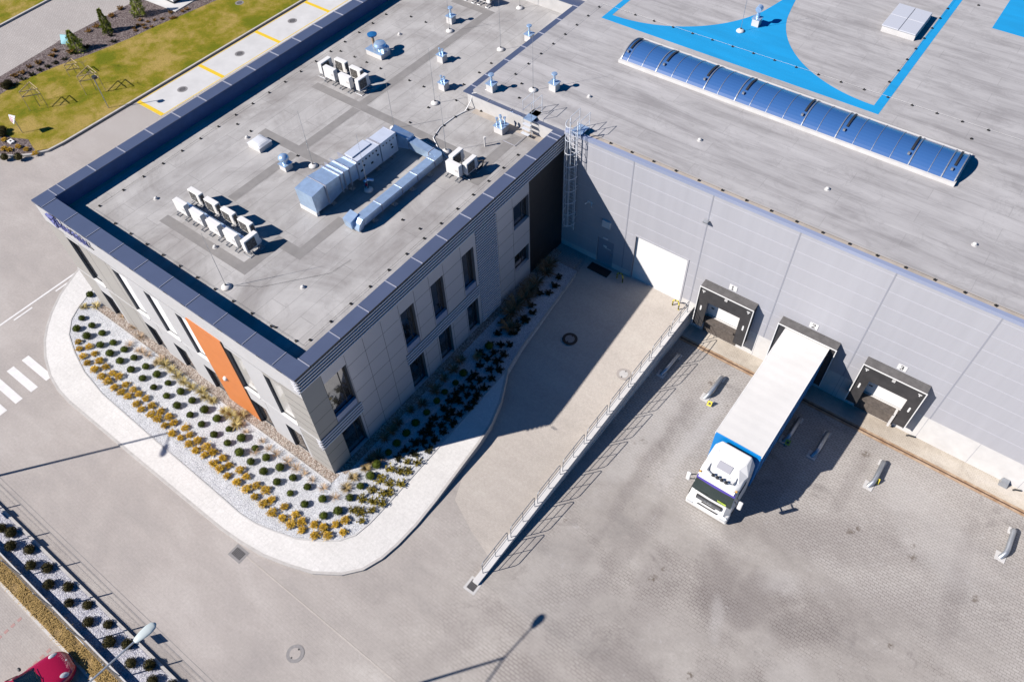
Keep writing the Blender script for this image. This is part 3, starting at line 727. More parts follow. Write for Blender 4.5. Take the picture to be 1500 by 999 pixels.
# painted emblem on the roof: a square outline and the star left between four quarter discs
cx, cy, h2 = 4.6, 42.3, 9.45
mb = MB()
t = .42; z0, z1 = WZ-.05, WZ+.006
mb.box(cx-h2, cx+h2, cy-h2, cy-h2+.02, z0, z1); 
mb.box(cx-h2, cx-h2+t, cy-h2+.02, cy+h2, z0, z1); mb.box(cx+h2-t-.1, cx+h2, cy-h2+.02, cy+h2, z0, z1); mb.box(cx-h2+t, cx+h2-t-.1, cy+h2-t, cy+h2, z0, z1)
RR = 8.45
def arc(ccx, ccy, a0, a1, n=28): return [(ccx+RR*cos(radians(a0+(a1-a0)*k/n)), ccy+RR*sin(radians(a0+(a1-a0)*k/n))) for k in range(n+1)]
lft = cx-h2+t; rgt = cx+h2-t-.1; bot = cy-h2+.02; top = cy+h2-t
# lower half of the star built as vertical strips between the base line and the arcs
N = 64
def yarc(x):
    l = (lft+.05, cy-.3); r = (rgt-.05, cy-.3)
    ya = l[1]-sqrt(max(RR**2-(x-l[0])**2, 0)) if x < l[0]+RR else 1e9
    yb = r[1]-sqrt(max(RR**2-(r[0]-x)**2, 0)) if x > r[0]-RR else 1e9
    m_ = min(ya, yb); return min(m_, cy)
for k in range(N):
    xa, xb = lft+(rgt-lft)*k/N, lft+(rgt-lft)*(k+1)/N
    ya, yb = max(yarc(xa), bot+.02), max(yarc(xb), bot+.02)
    mb.face([(xa, bot, z1), (xb, bot, z1), (xb, yb, z1), (xa, ya, z1)])
    mb.face([(xa, 2*cy-ya, z1), (xb, 2*cy-yb, z1), (xb, top, z1), (xa, top, z1)])
obj('painted_emblem', mb, M['blue'], wh)
obj('painted_square', MB().prism([(16.66, 45.7), (36, 45.7), (36, 65), (16.5, 65)], WZ-.05, WZ+.006), M['blue'], wh)
# barrel skylight
vx0, vx1, vy0, vy1, vb, rise = -1.05, 19.45, 29.15, 31.85, 9.17, .54
sk_ = obj('barrel_skylight', MB().box(vx0-.08, vx1+.08, vy0-.16, vy0, WZ-.02, vb+.03).box(vx0-.08, vx1+.08, vy1, vy1+.16, WZ-.02, vb+.03).box(vx0-.08, vx0, vy0, vy1, WZ-.02, vb+.03).box(vx1, vx1+.08, vy0, vy1, WZ-.02, vb+.03), M['conc_w'], wh)
yc = (vy0+vy1)/2; hw = (vy1-vy0)/2; Rv = (hw*hw+rise*rise)/(2*rise); a_m = math.asin(hw/Rv)
def vp(a, extra=0): return (yc+(Rv+extra)*sin(a), vb+rise-Rv+(Rv+extra)*cos(a))
mb = MB(); NA = 14
aa = [-a_m+2*a_m*k/NA for k in range(NA+1)]
for k in range(NA):
    (ya, za), (yb, zb) = vp(aa[k]), vp(aa[k+1])
    mb.face([(vx0, ya, za), (vx1, ya, za), (vx1, yb, zb), (vx0, yb, zb)])
for x in (vx0, vx1): mb.face([(x, *vp(a)) for a in aa])
obj('glazing', mb, M['vault'], sk_, smooth=True)
def rib(x, wd, hh, m='seam'):
    q = MB()
    for k in range(NA):
        (ya, za), (yb, zb) = vp(aa[k], .004), vp(aa[k+1], .004); (yc_, zc_), (yd, zd_) = vp(aa[k], hh), vp(aa[k+1], hh)
        q.hexa([(x-wd, ya, za), (x+wd, ya, za), (x+wd, yb, zb), (x-wd, yb, zb), (x-wd, yc_, zc_), (x+wd, yc_, zc_), (x+wd, yd, zd_), (x-wd, yd, zd_)])
    obj('rib', q, M['galvr'], sk_)
thick = (1.45, 4.72, 6.75, 10.92, 12.9, 17.0, 18.75)
for k in range(20):
    x = -.58+1.035*k
    if min(abs(x-q) for q in thick) > .42: rib(x, .012, .02)
for x in thick: rib(x, .028, .04)
rib(vx0+.02, .03, .04); rib(vx1-.02, .03, .04)
for x in (-.78, 1.78, 4.55, 7.08, 10.74, 13.2, 16.8, 19.08):
    q = MB()
    for k in range(4, 11):
        (ya, za), (yb, zb) = vp(aa[k], .03), vp(aa[k+1], .03); (y1_, z1_), (y2_, z2_) = vp(aa[k], .07), vp(aa[k+1], .07)
        q.hexa([(x-.06, ya, za), (x+.06, ya, za), (x+.06, yb, zb), (x-.06, yb, zb), (x-.06, y1_, z1_), (x+.06, y1_, z1_), (x+.06, y2_, z2_), (x-.06, y2_, z2_)])
    o = obj('vent_opener', q, M['dark'], sk_)
    yq, zq = vp(aa[3], .06); obj('opener_bracket', MB().box(x-.10, x+.02, yq-.12, yq+.02, zq-.06, zq+.06), M['galvr'], sk_) 
# smoke hatch on the roof
hx0, hx1, hy0, hy1 = 10.95, 13.08, 41.45, 44.55
hb = obj('smoke_hatch', MB().box(hx0, hx1, hy0, hy1, WZ-.02, WZ+.38), M['conc_w'], wh)
mb = MB()
for i in range(2):
    for j in range(2):
        xa = hx0-.04+i*1.1; ya = hy0-.04+j*1.6; mb.box(xa, xa+1.07, ya, ya+1.57, WZ+.38, WZ+.46)
obj('hatch_lid', mb, mat('grey_white_lid', (.56, .58, .64), .4), hb, bevel=.02)

# doors on the ramp
dd = obj('roller_door', MB().box(5.40, 8.90, D+.12, D+.18, 0.0, 3.64), M['door_w'], wh)
mb = MB()
for k in range(1, 6): mb.box(5.42, 8.88, D+.116, D+.12, .61*k-.006, .61*k+.006)
obj('door_seam', mb, M['wpaint'], dd)
obj('door_frame', MB().box(5.30, 5.40, D-.03, D+.05, 0, 3.74).box(8.90, 9.0, D-.03, D+.05, 0, 3.74).box(5.40, 8.90, D-.03, D+.05, 3.64, 3.74), M['wall'], dd)
ed = obj('exit_door', MB().box(2.80, 3.93, D+.06, D+.12, 0.02, 2.13), M['doorg'], wh)
obj('door_handle', MB().box(3.72, 3.86, D+.02, D+.058, 1.0, 1.06), M['galvr'], ed)
obj('door_sign', MB().box(3.18, 3.42, D+.055, D+.06, 1.45, 1.6).box(3.3, 3.75, D+.055, D+.06, 1.38, 1.43), M['white'], ed)
obj('wall_cabinet', MB().box(3.05, 3.62, D-.14, D, 3.3, 3.8), M['white'], wh)
obj('wall_notice', MB().box(3.14, 3.5, D-.02, D, 2.2, 2.34), M['white'], wh)
m = MB().box(1.85, 2.2, D-.03, D, 4.55, 4.7).tube([(1.9, D-.03, 4.62), (1.78, D-.2, 4.5)], .03).tube([(2.1, D-.03, 4.62), (2.3, D-.22, 4.5)], .03)
obj('emergency_lamp', m, M['white'], wh)
fl = obj('wall_floodlight', MB().box(9.38, 9.66, D-.32, D-.08, 7.16, 7.24).box(9.48, 9.56, D-.1, D, 7.1, 7.2), M['galvr'], wh)
obj('floodlight_lens', MB().box(9.41, 9.63, D-.30, D-.10, 7.145, 7.16), M['lens'], fl)

# loading docks
def digit(mb, s, x, z, h, y):
    w_ = h*.55; t = h*.16
    segs = {'1': [(.35, 0, .35+.0, 1), (.1, .78, .35, 1), (.1, 0, .62, 0)], '2': [(0, .8, .2, 1), (.2, 1, .8, 1), (.8, 1, 1, .75), (1, .75, 0, 0), (0, 0, 1, 0)],
            '3': [(0, .9, .3, 1), (.3, 1, .8, .95), (.8, .95, .8, .6), (.8, .6, .3, .52), (.3, .52, .85, .42), (.85, .42, .85, .1), (.85, .1, .3, 0), (.3, 0, 0, .12)]}[s]
    for a, b, c, d in segs:
        p = Vector((x-w_/2+a*w_, z-h/2+b*h)); q = Vector((x-w_/2+c*w_, z-h/2+d*h)); e = (q-p).normalized()*t/2; n = Vector((-e.y, e.x))
        pts = [p-e-n, p-e+n, q+e+n, q+e-n]
        area = sum(pts[i].x*pts[(i+1) % 4].y-pts[(i+1) % 4].x*pts[i].y for i in range(4))
        if area < 0: pts = pts[::-1]
        mb.exy([(u.x, u.y) for u in pts], y-.006, y)
for c, num in zip(docks, '123'):
    x0, x1, zt, zb, yf = c-1.68, c+1.68, 2.80, -.58, D-.60
    sh = obj('dock_shelter', MB().box(x0, x0+.06, yf, D, zb, zt, 0).box(x1-.06, x1, yf, D, zb, zt, 0).hexa([(x0+.06, yf, zt-.08), (x1-.06, yf, zt-.08), (x1-.06, D, zt-.05), (x0+.06, D, zt-.05), (x0, yf, zt), (x1, yf, zt), (x1, D, zt+.06), (x0, D, zt+.06)], 1), [M['dark'], mat('grey_shelter_canvas', (.115, .11, .11), .8, 0, .25, 3)], wh)
    obj('shelter_frame', MB().box(x0-.03, x1+.03, yf-.03, yf, zt-.03, zt+.03).box(x0-.03, x0+.02, yf-.03, yf, zb, zt-.03).box(x1-.02, x1+.03, yf-.03, yf, zb, zt-.03), M['white'], sh)
    occ = num == '2'
    hd = yf+.01
    # head curtain and side curtains (black)
    bk = (.32 if occ else 0)
    obj('head_curtain', MB().hexa([(x0+.06, hd+bk, 1.72 if not occ else 2.62), (x1-.06, hd+bk, 1.72 if not occ else 2.62), (x1-.06, hd+.02+bk, 1.72 if not occ else 2.62), (x0+.06, hd+.02+bk, 1.72 if not occ else 2.62), (x0+.06, hd, zt-.08), (x1-.06, hd, zt-.08), (x1-.06, hd+.03, zt-.08), (x0+.06, hd+.03, zt-.08)]), M['curt'], sh)
    sw = .58 if not occ else .38
    for s_ in (-1, 1):
        e = c+s_*1.62; i_ = c+s_*(1.62-sw)
        xa, xb = min(e, i_), max(e, i_)
        cu = obj('side_curtain', MB().box(xa, xb, hd+.032, hd+.06, zb, zt-.1), M['curt'], sh)
        if not occ:
            obj('guide_mark', MB().prism([(c+s_*1.38+.05*cos(a*pi/6), 1.02+.0+(.16 if 0 < a < 6 else -.16 if 6 < a < 12 else 0)+.05*sin(a*pi/6)) for a in range(12)], 0, .008).xf(Matrix.Translation((0, hd+.03, 0)) @ Matrix.Rotation(pi/2, 4, 'X')), M['white'], cu)
            obj('corner_mark', MB().box(c+s_*1.42-.10, c+s_*1.42+.10, hd-.012, hd-.001, zt-.30, zt-.24).box(c+s_*1.42-.035, c+s_*1.42+.035, hd-.012, hd-.001, zt-.42, zt-.33), M['white'], cu)
    obj('shelter_tag', MB().box(c-.09, c+.09, hd-.05, hd-.035, zt-.26, zt-.06), M['conc'], sh)
    # door, leveller and bumpers
    dr = obj('dock_door', MB().box(c-1.15, c+1.15, D+.12, D+.16, 0.0, 2.0), M['door_w'], wh)
    obj('door_handle', MB().box(c-.95, c-.75, D+.09, D+.12, .62, .68), M['black'], dr)
    obj('dock_leveller', MB().box(c-1.05, c+1.05, D-.30, D-.001, -.14, -.02).box(c-1.05, c+1.05, D-.26, D-.001, -.42, -.16).box(c-.9, c+.9, D-.47, D-.30, -.10, -.04), M['pit'], wh)
    obj('leveller_face', MB().box(c-1.10, c+1.10, D-.05, D-.002, -1.42, -.43), M['pit'], wh)
    for s_ in (-1, 1): obj('dock_bumper', MB().box(c+s_*1.25-.11, c+s_*1.25+.11, D-.2, D-.002, -.75, -.1), M['black'], wh, bevel=.02)
    ns = obj('number_sign', MB().box(c-.24+.03, c+.24+.03, D-.03, D-.012, 2.98, 3.38), M['white'], wh)
    dm = MB(); digit(dm, num, c+.03, 3.18, .28, D-.031); obj('digit', dm, M['digit'], ns)
obj('dock_step', MB().box(22.55, 22.67, D-.45, D-.03, -1.2, .0), M['conc_w'], wh)

# ------------------------------------------------------------------ ramp retaining wall and railing
rw = thing('retaining_wall', (9.77, 10, 0), 'pale concrete wall holding the ramp above the yard, topped by a railing', 'wall')
obj('wall_body', MB().exx([(.05, -2.4), (D-.01, -2.4), (D-.01, .15), (.05, .15)], 9.60, 9.93), M['conc_w'], rw)
obj('wall_end', MB().box(9.60, 9.93, -.25, .05, -.3, .15).box(9.4, 10.0, -.3, -.1, -.2, .006), M['conc_w'], rw)
M['rail'] = mat('grey_railing_steel', (.22, .25, .30), .45, .3)
rs = thing('railing_section', (9.77, .35, .15), 'x', 'railing')
L = 2.05; m = MB()
m.tube([(0, 0, 0), (0, .02, 1.0), (0, .12, 1.08), (0, L-.12, 1.08), (0, L-.02, 1.0), (0, L, 0)], .021, 6)
obj('rail_frame', m, M['rail'], rs, local=True, smooth=True)
obj('rail', MB().tube([(0, 0, .72), (0, L, .72)], .014, 5), M['rail'], rs, local=True, smooth=True)
obj('rail', MB().tube([(0, 0, .38), (0, L, .38)], .014, 5), M['rail'], rs, local=True, smooth=True)
obj('post', MB().tube([(0, L*.5, 0), (0, L*.5, 1.08)], .017, 6), M['rail'], rs, local=True, smooth=True)
freeze(rs)
ordn = ['nearest the open yard end of the wall', 'second from the open end', 'third from the open end', 'fourth from the open end', 'fifth from the open end', 'fourth from the warehouse', 'third from the warehouse', 'second from the warehouse', 'nearest the warehouse']
for k in range(9):
    lab = 'dark railing section on the ramp wall, '+ordn[k]
    if k == 0: rs['label'] = lab; rs['group'] = 'railing sections on the ramp wall'; rs.location.y = .35
    else: dup(rs, (9.77, .35+2.29*k, .15), 0, lab)
obj_ = obj('door_mat', MB().box(2.65, 4.15, 20.42, 21.05, .0, .03), M['black']); tag(obj_, 'black mat on the ramp in front of the shaded side door', 'door mat')

def crash(x, y, label):
    t = thing('crash_rail', (x, y, 0), label, 'bollard', 'yellow crash rails beside the white door')
    m = MB(); pts = [(x-.24, y-.03, 0), (x-.24, y-.03, .42), (x-.19, y-.03, .5), (x+.05, y+.05, .5), (x+.2, y-.12, .5), (x+.24, y-.15, .42), (x+.24, y-.15, 0)]
    m.tube(pts, .042, 8); obj('bar', m, M['yb'], t, smooth=True)
    m = MB()
    for p in ((x-.24, y-.03), (x+.24, y-.15)):
        for z in (.08, .26): obj('stripe', MB().lathe((p[0], p[1], z), [(.045, 0), (.045, .08)], 10), M['black'], t)
    m.tube([(x-.13, y-.012, .5), (x-.07, y+.008, .5)], .045, 8); m.tube([(x+.09, y+.0, .5), (x+.13, y-.045, .5)], .045, 8)
    obj('stripe', m, M['black'], t)
crash(4.95, 20.8, 'yellow and black bent crash rail left of the white roller door, in the shade')
crash(8.95, 20.85, 'yellow and black bent crash rail right of the white roller door, in the sun')

def manhole(x, y, z, r, label, lid, ring, name='manhole_cover', zr=None):
    t = thing(name, (x, y, z), label, 'manhole cover')
    obj('ring', MB().lathe((x, y, z), [(r, 0), (r, .008)], 28).xf(Matrix()), ring, t)
    obj('lid', MB().lathe((x, y, z+.006), [(r*.62, 0), (r*.62, .008)], 28), lid, t)
    m = MB()
    for s_ in (-1, 1): m.lathe((x, y+s_*r*.55, z+.014), [(r*.1, 0), (r*.1, .004)], 8)
    obj('lifting_eye', m, M['black'], t)
manhole(4.93, 15.1, sag(15.1)+.035, .47, 'round manhole cover with a dark ring in the shaded ramp', M['ironl'], M['black'])
manhole(8.95, 14.76, sag(14.76)+.03, .42, 'round manhole cover on the sunny ramp beside the railing wall', M['conc'], M['road'])
manhole(5.06, -7.75, .006, .42, 'round manhole cover in the open road, nearest the camera', M['road'], M['ironl'])
manhole(-35.6, 18.15, .008, .42, 'round grey manhole cover in the first yellow lined bay', M['iron'], M['ironl'])
manhole(-35.7, 24.4, .008, .42, 'round grey manhole cover in the second yellow lined bay', M['iron'], M['ironl'])
manhole(-35.8, 30.7, .008, .42, 'round grey manhole cover in the third yellow lined bay', M['iron'], M['ironl'])
manhole(-42.1, 30.0, .124, .4, 'round manhole cover set in the green lawn', M['iron'], M['ironl'])
def drain(x, y, rz, label, w_=.46, d_=.34, border=None):
    t = thing('drain_grate', (x, y, .006), label, 'drain', None, rz)
    obj('surround', MB().box(-w_/2-.12, w_/2+.12, -d_/2-.12, d_/2+.12, 0, .006), border or M['ironl'], t, local=True)
    obj('grate', MB().box(-w_/2, w_/2, -d_/2, d_/2, .005, .012), M['iron'], t, local=True)
    m = MB()
    for k in range(7): xx = -w_/2+.04+k*(w_-.08)/6; m.box(xx-.014, xx+.014, -d_/2+.03, d_/2-.03, .012, .014)
    obj('slot', m, M['black'], t, local=True)
drain(9.72, -.38, pi/2, 'small rusty drain grate at the foot of the ramp wall', .5, .42, M['conc'])
drain(-.83, -6.05, 0, 'drain grate in the road beside the curved white pavement', .62, .44, M['ironl'])

# ------------------------------------------------------------------ wheel guides and small yard things
def guide(x, label, plate=None, concrete=False, length=1.75, cat='wheel guide'):
    y0 = 16.8; z = yz(y0)
    t = thing('wheel_guide', (x, 17.8, yz(17.8)), label, cat, 'tubular wheel guides before the docks')
    zz = lambda y: yz(y)
    m = MB(); r = .13
    m.tube([(x-.12, y0-.12, zz(y0)+.0), (x-.02, y0+.1, zz(y0)+.24), (x, y0+.3, zz(y0)+.28), (x, y0+length-.15, zz(y0+length)+.28), (x, y0+length-.02, zz(y0+length)+.2), (x, y0+length, zz(y0+length))], r, 12)
    obj('tube', m, M['galvr'], t, smooth=True)
    f = lambda xx, yy: zz(yy)+.002; f2 = lambda xx, yy: zz(yy)+.03
    obj('foot_pad', MB().prism([(x-.12-.24, y0-.35), (x-.12+.24, y0-.35), (x-.12+.26, y0+.2), (x-.12-.26, y0+.2)], f, f2), M['conc_w'], t)
    obj('foot_pad', MB().prism([(x-.2, y0+length-.2), (x+.2, y0+length-.2), (x+.2, y0+length+.22), (x-.2, y0+length+.22)], f, f2), M['conc_w'], t)
    if plate:
        px_, py_ = x+plate[0], y0+plate[1]
        obj('number_plate', MB().hexa([(px_-.12, py_-.08, zz(py_)+.08), (px_+.14, py_-.03, zz(py_)+.08), (px_+.12, py_+.18, zz(py_)+.3), (px_-.14, py_+.13, zz(py_)+.3), (px_-.12, py_-.1, zz(py_)+.1), (px_+.14, py_-.05, zz(py_)+.1), (px_+.12, py_+.16, zz(py_)+.32), (px_-.14, py_+.11, zz(py_)+.32)]), M['yb'], t)
        q = MB(); q.hexa([(px_-.05, py_-.02, zz(py_)+.165), (px_+.07, py_, zz(py_)+.165), (px_+.06, py_+.08, zz(py_)+.25), (px_-.06, py_+.06, zz(py_)+.25), (px_-.05, py_-.03, zz(py_)+.18), (px_+.07, py_-.01, zz(py_)+.18), (px_+.06, py_+.07, zz(py_)+.265), (px_-.06, py_+.05, zz(py_)+.265)])
        obj('plate_digit', q, M['digit'], t)
guide(10.6, 'steel tube wheel guide against the ramp wall, mostly in its shade')
guide(13.52, 'steel tube wheel guide right of dock one, with a yellow plate lying at its foot', (.32, -.5))
guide(18.45, 'steel wheel guide close to the trailer side, in its shadow, with a yellow plate', (.12, -.28))
guide(20.1, 'steel wheel guide on square pads in the truck shadow, left of dock three')
guide(23.28, 'steel wheel guide in the sun right of dock three with a yellow plate on it', (.12, .3))
guide(30.05, 'steel wheel guide on white pads at the right edge of the yard', None)
t = tag(obj('lamp_box', MB().hexa([(28.7, 20.95, ZD+.01), (29.15, 20.95, ZD+.01), (29.15, 21.3, ZD+.01), (28.7, 21.3, ZD+.01), (28.75, 21.05, ZD+.3), (29.1, 21.05, ZD+.3), (29.1, 21.3, ZD+.36), (28.75, 21.3, ZD+.36)]), M['galvr']), 'small grey metal box on the paving at the foot of the warehouse wall', 'metal box')
t = tag(obj('pipe_stub', MB().tube([(29.45, 21.1, ZD), (29.5, 21.1, ZD+.12), (29.75, 21.2, ZD+.12)], .05, 8), M['dark']), 'short black pipe stub beside the grey box at the warehouse wall', 'pipe')
t = tag(obj('pipe_stub', MB().tube([(23.72, 21.15, ZD), (23.8, 21.15, ZD+.12), (24.1, 21.22, ZD+.12)], .05, 8), M['dark']), 'short black pipe stub right of dock three at the wall foot', 'pipe')

# ------------------------------------------------------------------ articulated truck at dock two
tr = thing('delivery_truck', (16.85, 15, yz(15)), 'white cab truck with a long white roofed blue trailer backed into dock two', 'truck')
TX0, TX1, TY0, TY1, TZ = 15.55, 18.09, 12.42, 20.98, 2.70
tb = obj('trailer_body', MB().box(TX0, TX1, TY0, TY1, -.35, TZ-.02, 0), M['tblue'], tr, bevel=.03)
mb = MB()      # sagging roof sheet over the bows
nb = 14
for k in range(nb):
    ya, yb = TY0+.03+(TY1-TY0-.06)*k/nb, TY0+.03+(TY1-TY0-.06)*(k+1)/nb
    for q in range(4):
        u0, u1 = q/4, (q+1)/4
        def rz_(u, v): return TZ+.012+.016*sin(pi*u)-.005*sin(pi*v)
        for s_ in range(2):
            v0, v1 = s_/2, (s_+1)/2
            mb.face([(TX0+.02+u0*2.5, ya+(yb-ya)*v0, rz_(u0, v0)), (TX0+.02+u1*2.5, ya+(yb-ya)*v0, rz_(u1, v0)), (TX0+.02+u1*2.5, ya+(yb-ya)*v1, rz_(u1, v1)), (TX0+.02+u0*2.5, ya+(yb-ya)*v1, rz_(u0, v1))])
obj('roof_tarpaulin', mb, M['tarp'], tb)
obj('roof_rail', MB().box(TX0-.015, TX0+.03, TY0, TY1, TZ-.1, TZ+.015).box(TX1-.03, TX1+.015, TY0, TY1, TZ-.1, TZ+.015), M['white'], tb)
m = MB()
for k in range(9): y = TY0+.6+k*.95; m.box(TX1+.001, TX1+.014, y-.025, y+.025, -.35, TZ-.15)
obj('curtain_strap', m, M['dark'], tb)
obj('chassis', MB().box(16.3, 17.3, 10.4, 20.6, -.62, -.36), M['dark'], tr)
def wheel(x, y, zc, w_=.32):
    t = obj('wheel', MB().cylx((y, zc), .30, x-w_/2-.01, x+w_/2+.01, 20), M['galvr'], tr, smooth=True)
    m = MB(); n = 28; b = 0
    m.cylx((y, zc), .50, x-w_/2, x+w_/2, 28); obj('tyre', m, M['tyre'], t, smooth=True)
for y in (10.75, 13.6, 16.9, 18.2, 19.5):
    for x in (15.85, 17.82): wheel(x, y, yz(y)+.50)
# cab
CX0, CX1 = 15.76, 18.05
g_ = -.93
cab = MB()
def ring(z, y0, y1, ins, rf=.26):
    x0, x1 = CX0+ins, CX1-ins
    return [(x0+rf, y0-.05, z), (16.9, y0-.09, z), (x1-rf, y0-.05, z), (x1-.02, y0+rf*.8, z), (x1, y0+.5, z), (x1, y1-.1, z), (x1-.08, y1, z), (x0+.08, y1, z), (x0, y1-.1, z), (x0, y0+.5, z), (x0+.02, y0+rf*.8, z)]
rings = [ring(g_+.42, 10.0, 12.0, .03), ring(g_+.75, 9.93, 12.08, 0), ring(g_+1.2, 9.95, 12.1, 0), ring(g_+1.35, 9.97, 12.1, .01), ring(g_+2.08, 10.04, 12.12, .015), ring(g_+3.06, 10.20, 12.14, .06), ring(g_+3.17, 10.28, 12.14, .10), ring(g_+3.22, 10.46, 12.14, .16)]
b = 0
for rg in rings: cab.v += rg
n = 11
for k in range(len(rings)-1):
    for i in range(n):
        j = (i+1) % n; cab.f.append((k*n+i, k*n+j, (k+1)*n+j, (k+1)*n+i)); cab.m.append(0)
cab.f.append(tuple(reversed(range(n)))); cab.m.append(0)
cab.f.append(tuple((len(rings)-1)*n+i for i in range(n))); cab.m.append(0)
cb = obj('cab', cab, M['white'], tr, smooth=True)
cb.data.materials.append(M['white'])
# roof fairing: rises towards the rear
m = MB()
zr = g_+3.2
A = [(15.98, 10.62, zr), (17.82, 10.62, zr), (17.99, 11.3, zr), (17.99, 12.14, zr), (15.82, 12.14, zr), (15.82, 11.3, zr)]
B = [(16.32, 11.25, zr+.28), (17.48, 11.25, zr+.28), (17.62, 11.7, zr+.44), (17.72, 12.16, zr+.50), (16.06, 12.16, zr+.50), (16.16, 11.7, zr+.44)]
m.v = A+B
for i in range(6):
    j = (i+1) % 6; m.f.append((i, j, 6+j, 6+i)); m.m.append(0)
m.f.append((6, 7, 8, 9, 10, 11)); m.m.append(0)
obj('roof_fairing', m, M['white'], cb, bevel=.10)
obj('roof_hatch', MB().hexa([(16.46, 10.84, zr+.08), (17.20, 10.84, zr+.08), (17.20, 11.20, zr+.26), (16.46, 11.20, zr+.26), (16.46, 10.82, zr+.12), (17.20, 10.82, zr+.12), (17.20, 11.18, zr+.30), (16.46, 11.18, zr+.30)]), mat('tinted_roof_hatch', (.40, .40, .44), .25), cb)
# windscreen
ws = MB(); zb_, zt_ = g_+1.86, g_+3.07
def wp(u, z):     # follows the curved front
    f = (z-(g_+2.08))/.98; y0 = 10.04+(.16 if f > 0 else .10)*f; ins = .015+.045*f
    xa, xb = CX0+ins+.06, CX1-ins-.06
    x = xa+(xb-xa)*u; yy = y0-.09+.05*abs(2*u-1)**1.6
    return (x, yy-.012, z)
NU = 10
for k in range(NU):
    for q in range(4):
        za, zc = zb_+(zt_-zb_)*q/4, zb_+(zt_-zb_)*(q+1)/4
        ws.face([wp(k/NU, za), wp((k+1)/NU, za), wp((k+1)/NU, zc), wp(k/NU, zc)], 1 if q == 3 else 0)
wso = obj('windscreen', ws, [M['glassc'], mat('violet_sun_band', (.10, .07, .38), .15)], cb, smooth='all')
obj('sun_visor', MB().exx([(10.11, g_+3.02), (10.07, g_+3.00), (10.03, g_+3.05), (10.20, g_+3.12)], 15.95, 17.86), M['white'], cb)
m = MB().tube([(16.0, 9.94, g_+1.88), (16.75, 9.92, g_+2.02)], .012, 5).tube([(16.8, 9.91, g_+1.88), (17.55, 9.93, g_+2.02)], .012, 5); obj('wiper', m, M['black'], cb)
obj('dashboard_vest', MB().box(17.25, 17.72, 9.925, 9.935, g_+1.92, g_+2.08), mat('lime_vest', (.45, .6, .08), .6), cb)
obj('grille', MB().box(16.2, 17.6, 9.82, 9.93, g_+1.36, g_+1.66), M['dark'], cb, bevel=.02)
m = MB(); 
for k in range(3): m.box(16.25, 17.55, 9.808, 9.82, g_+1.40+.09*k, g_+1.42+.09*k)
obj('grille_bar', m, M['galvr'], cb)
m = MB()
for a in (16.68, 16.84, 17.0): m.box(a, a+.09, 9.80, 9.818, g_+1.47, g_+1.55)
obj('badge', m, M['galvr'], cb)
obj('bumper', MB().hexa([(CX0-.02, 9.86, g_+.32), (CX1+.02, 9.86, g_+.32), (CX1+.02, 10.4, g_+.32), (CX0-.02, 10.4, g_+.32), (CX0-.01, 9.80, g_+.92), (CX1+.01, 9.80, g_+.92), (CX1+.01, 10.4, g_+.92), (CX0-.01, 10.4, g_+.92)]), M['white'], cb, bevel=.07)
obj('intake', MB().box(16.35, 17.5, 9.795, 9.81, g_+.98-.05, g_+.99).box(16.55, 17.3, 9.83, 9.855, g_+1.2, g_+1.27), M['black'], cb)
for s_, xh in ((-1, 15.99), (1, 17.83)):
    obj('headlight', MB().hexa([(xh-.17, 9.80, g_+.66), (xh+.17, 9.80, g_+.66), (xh+.17, 9.9, g_+.66), (xh-.17, 9.9, g_+.66), (xh-.17, 9.785, g_+.86), (xh+.17, 9.785, g_+.86), (xh+.17, 9.9, g_+.98), (xh-.17, 9.9, g_+.98)]), M['lens'], cb, bevel=.02)
    mi = obj('mirror', MB().box(*((15.38, 15.60) if s_ < 0 else (18.21, 18.43)), 9.98, 10.10, g_+2.2, g_+2.9), M['white'], cb, bevel=.05)
    xm = 15.6 if s_ < 0 else 18.21
    obj('mirror_arm', MB().tube([(xm, 10.05, g_+2.8), (xm-s_*.2, 10.2, g_+2.82)], .03, 6).tube([(xm, 10.05, g_+2.35), (xm-s_*.2, 10.2, g_+2.35)], .03, 6), M['dark'], mi)
    xs_ = CX0-.006 if s_ < 0 else CX1+.006
    obj('side_window', MB().face([(xs_+.03*-s_, 10.4, g_+2.1), (xs_+.03*-s_, 11.3, g_+2.1), (xs_-.045*s_, 11.3, g_+2.92), (xs_-.045*s_, 10.5, g_+2.92)]), M['glassc'], cb)
    obj('step', MB().box(*((15.74, 15.9) if s_ < 0 else (17.92, 18.07)), 10.3, 10.75, g_+.45, g_+.95), M['dark'], cb)
    obj('roof_horn', MB().tube([(16.9+s_*.72, 10.45, zr+.06), (16.9+s_*.72, 10.9, zr+.10)], .03, 8).box(16.9+s_*.72-.04, 16.9+s_*.72+.04, 10.78, 10.84, zr-.02, zr+.1), M['galvr'], cb)
    obj('marker_lamp', MB().box(16.9+s_*.98-.05, 16.9+s_*.98+.05, 10.22, 10.30, g_+3.14, g_+3.20), mat('amber_lens', (.75, .4, .08), .3), cb)
m = MB().tube([(16.2, 10.68, zr+.04), (16.22, 10.44, zr+.10), (16.35, 10.36, zr+.12), (17.45, 10.36, zr+.12), (17.58, 10.44, zr+.10), (17.6, 10.68, zr+.04)], .022, 8)
bar = obj('light_bar', m, M['galvr'], cb, smooth=True)
for k in range(4):
    xq = 16.55+.235*k
    obj('spotlight', MB().tube([(xq, 10.27, zr+.12), (xq, 10.40, zr+.12)], .075, 12), M['dark'], bar, smooth=True)
for p in ((16.28, 10.83), (17.3, 10.75)): obj('roof_stud', MB().lathe((p[0], p[1], zr-.0), [(.035, 0), (.03, .06)], 8), M['dark'], cb)
obj('deck_box', MB().box(17.72, 18.0, 12.17, 12.36, -.3, 1.0), M['dark'], tr)

# ------------------------------------------------------------------ red car in the car park corner
car = thing('parked_car', (-3.18, -16.1, .01), 'crimson red parked car, its rounded bonnet against the dry grass kerb', 'car', None, radians(-8))
m = MB()
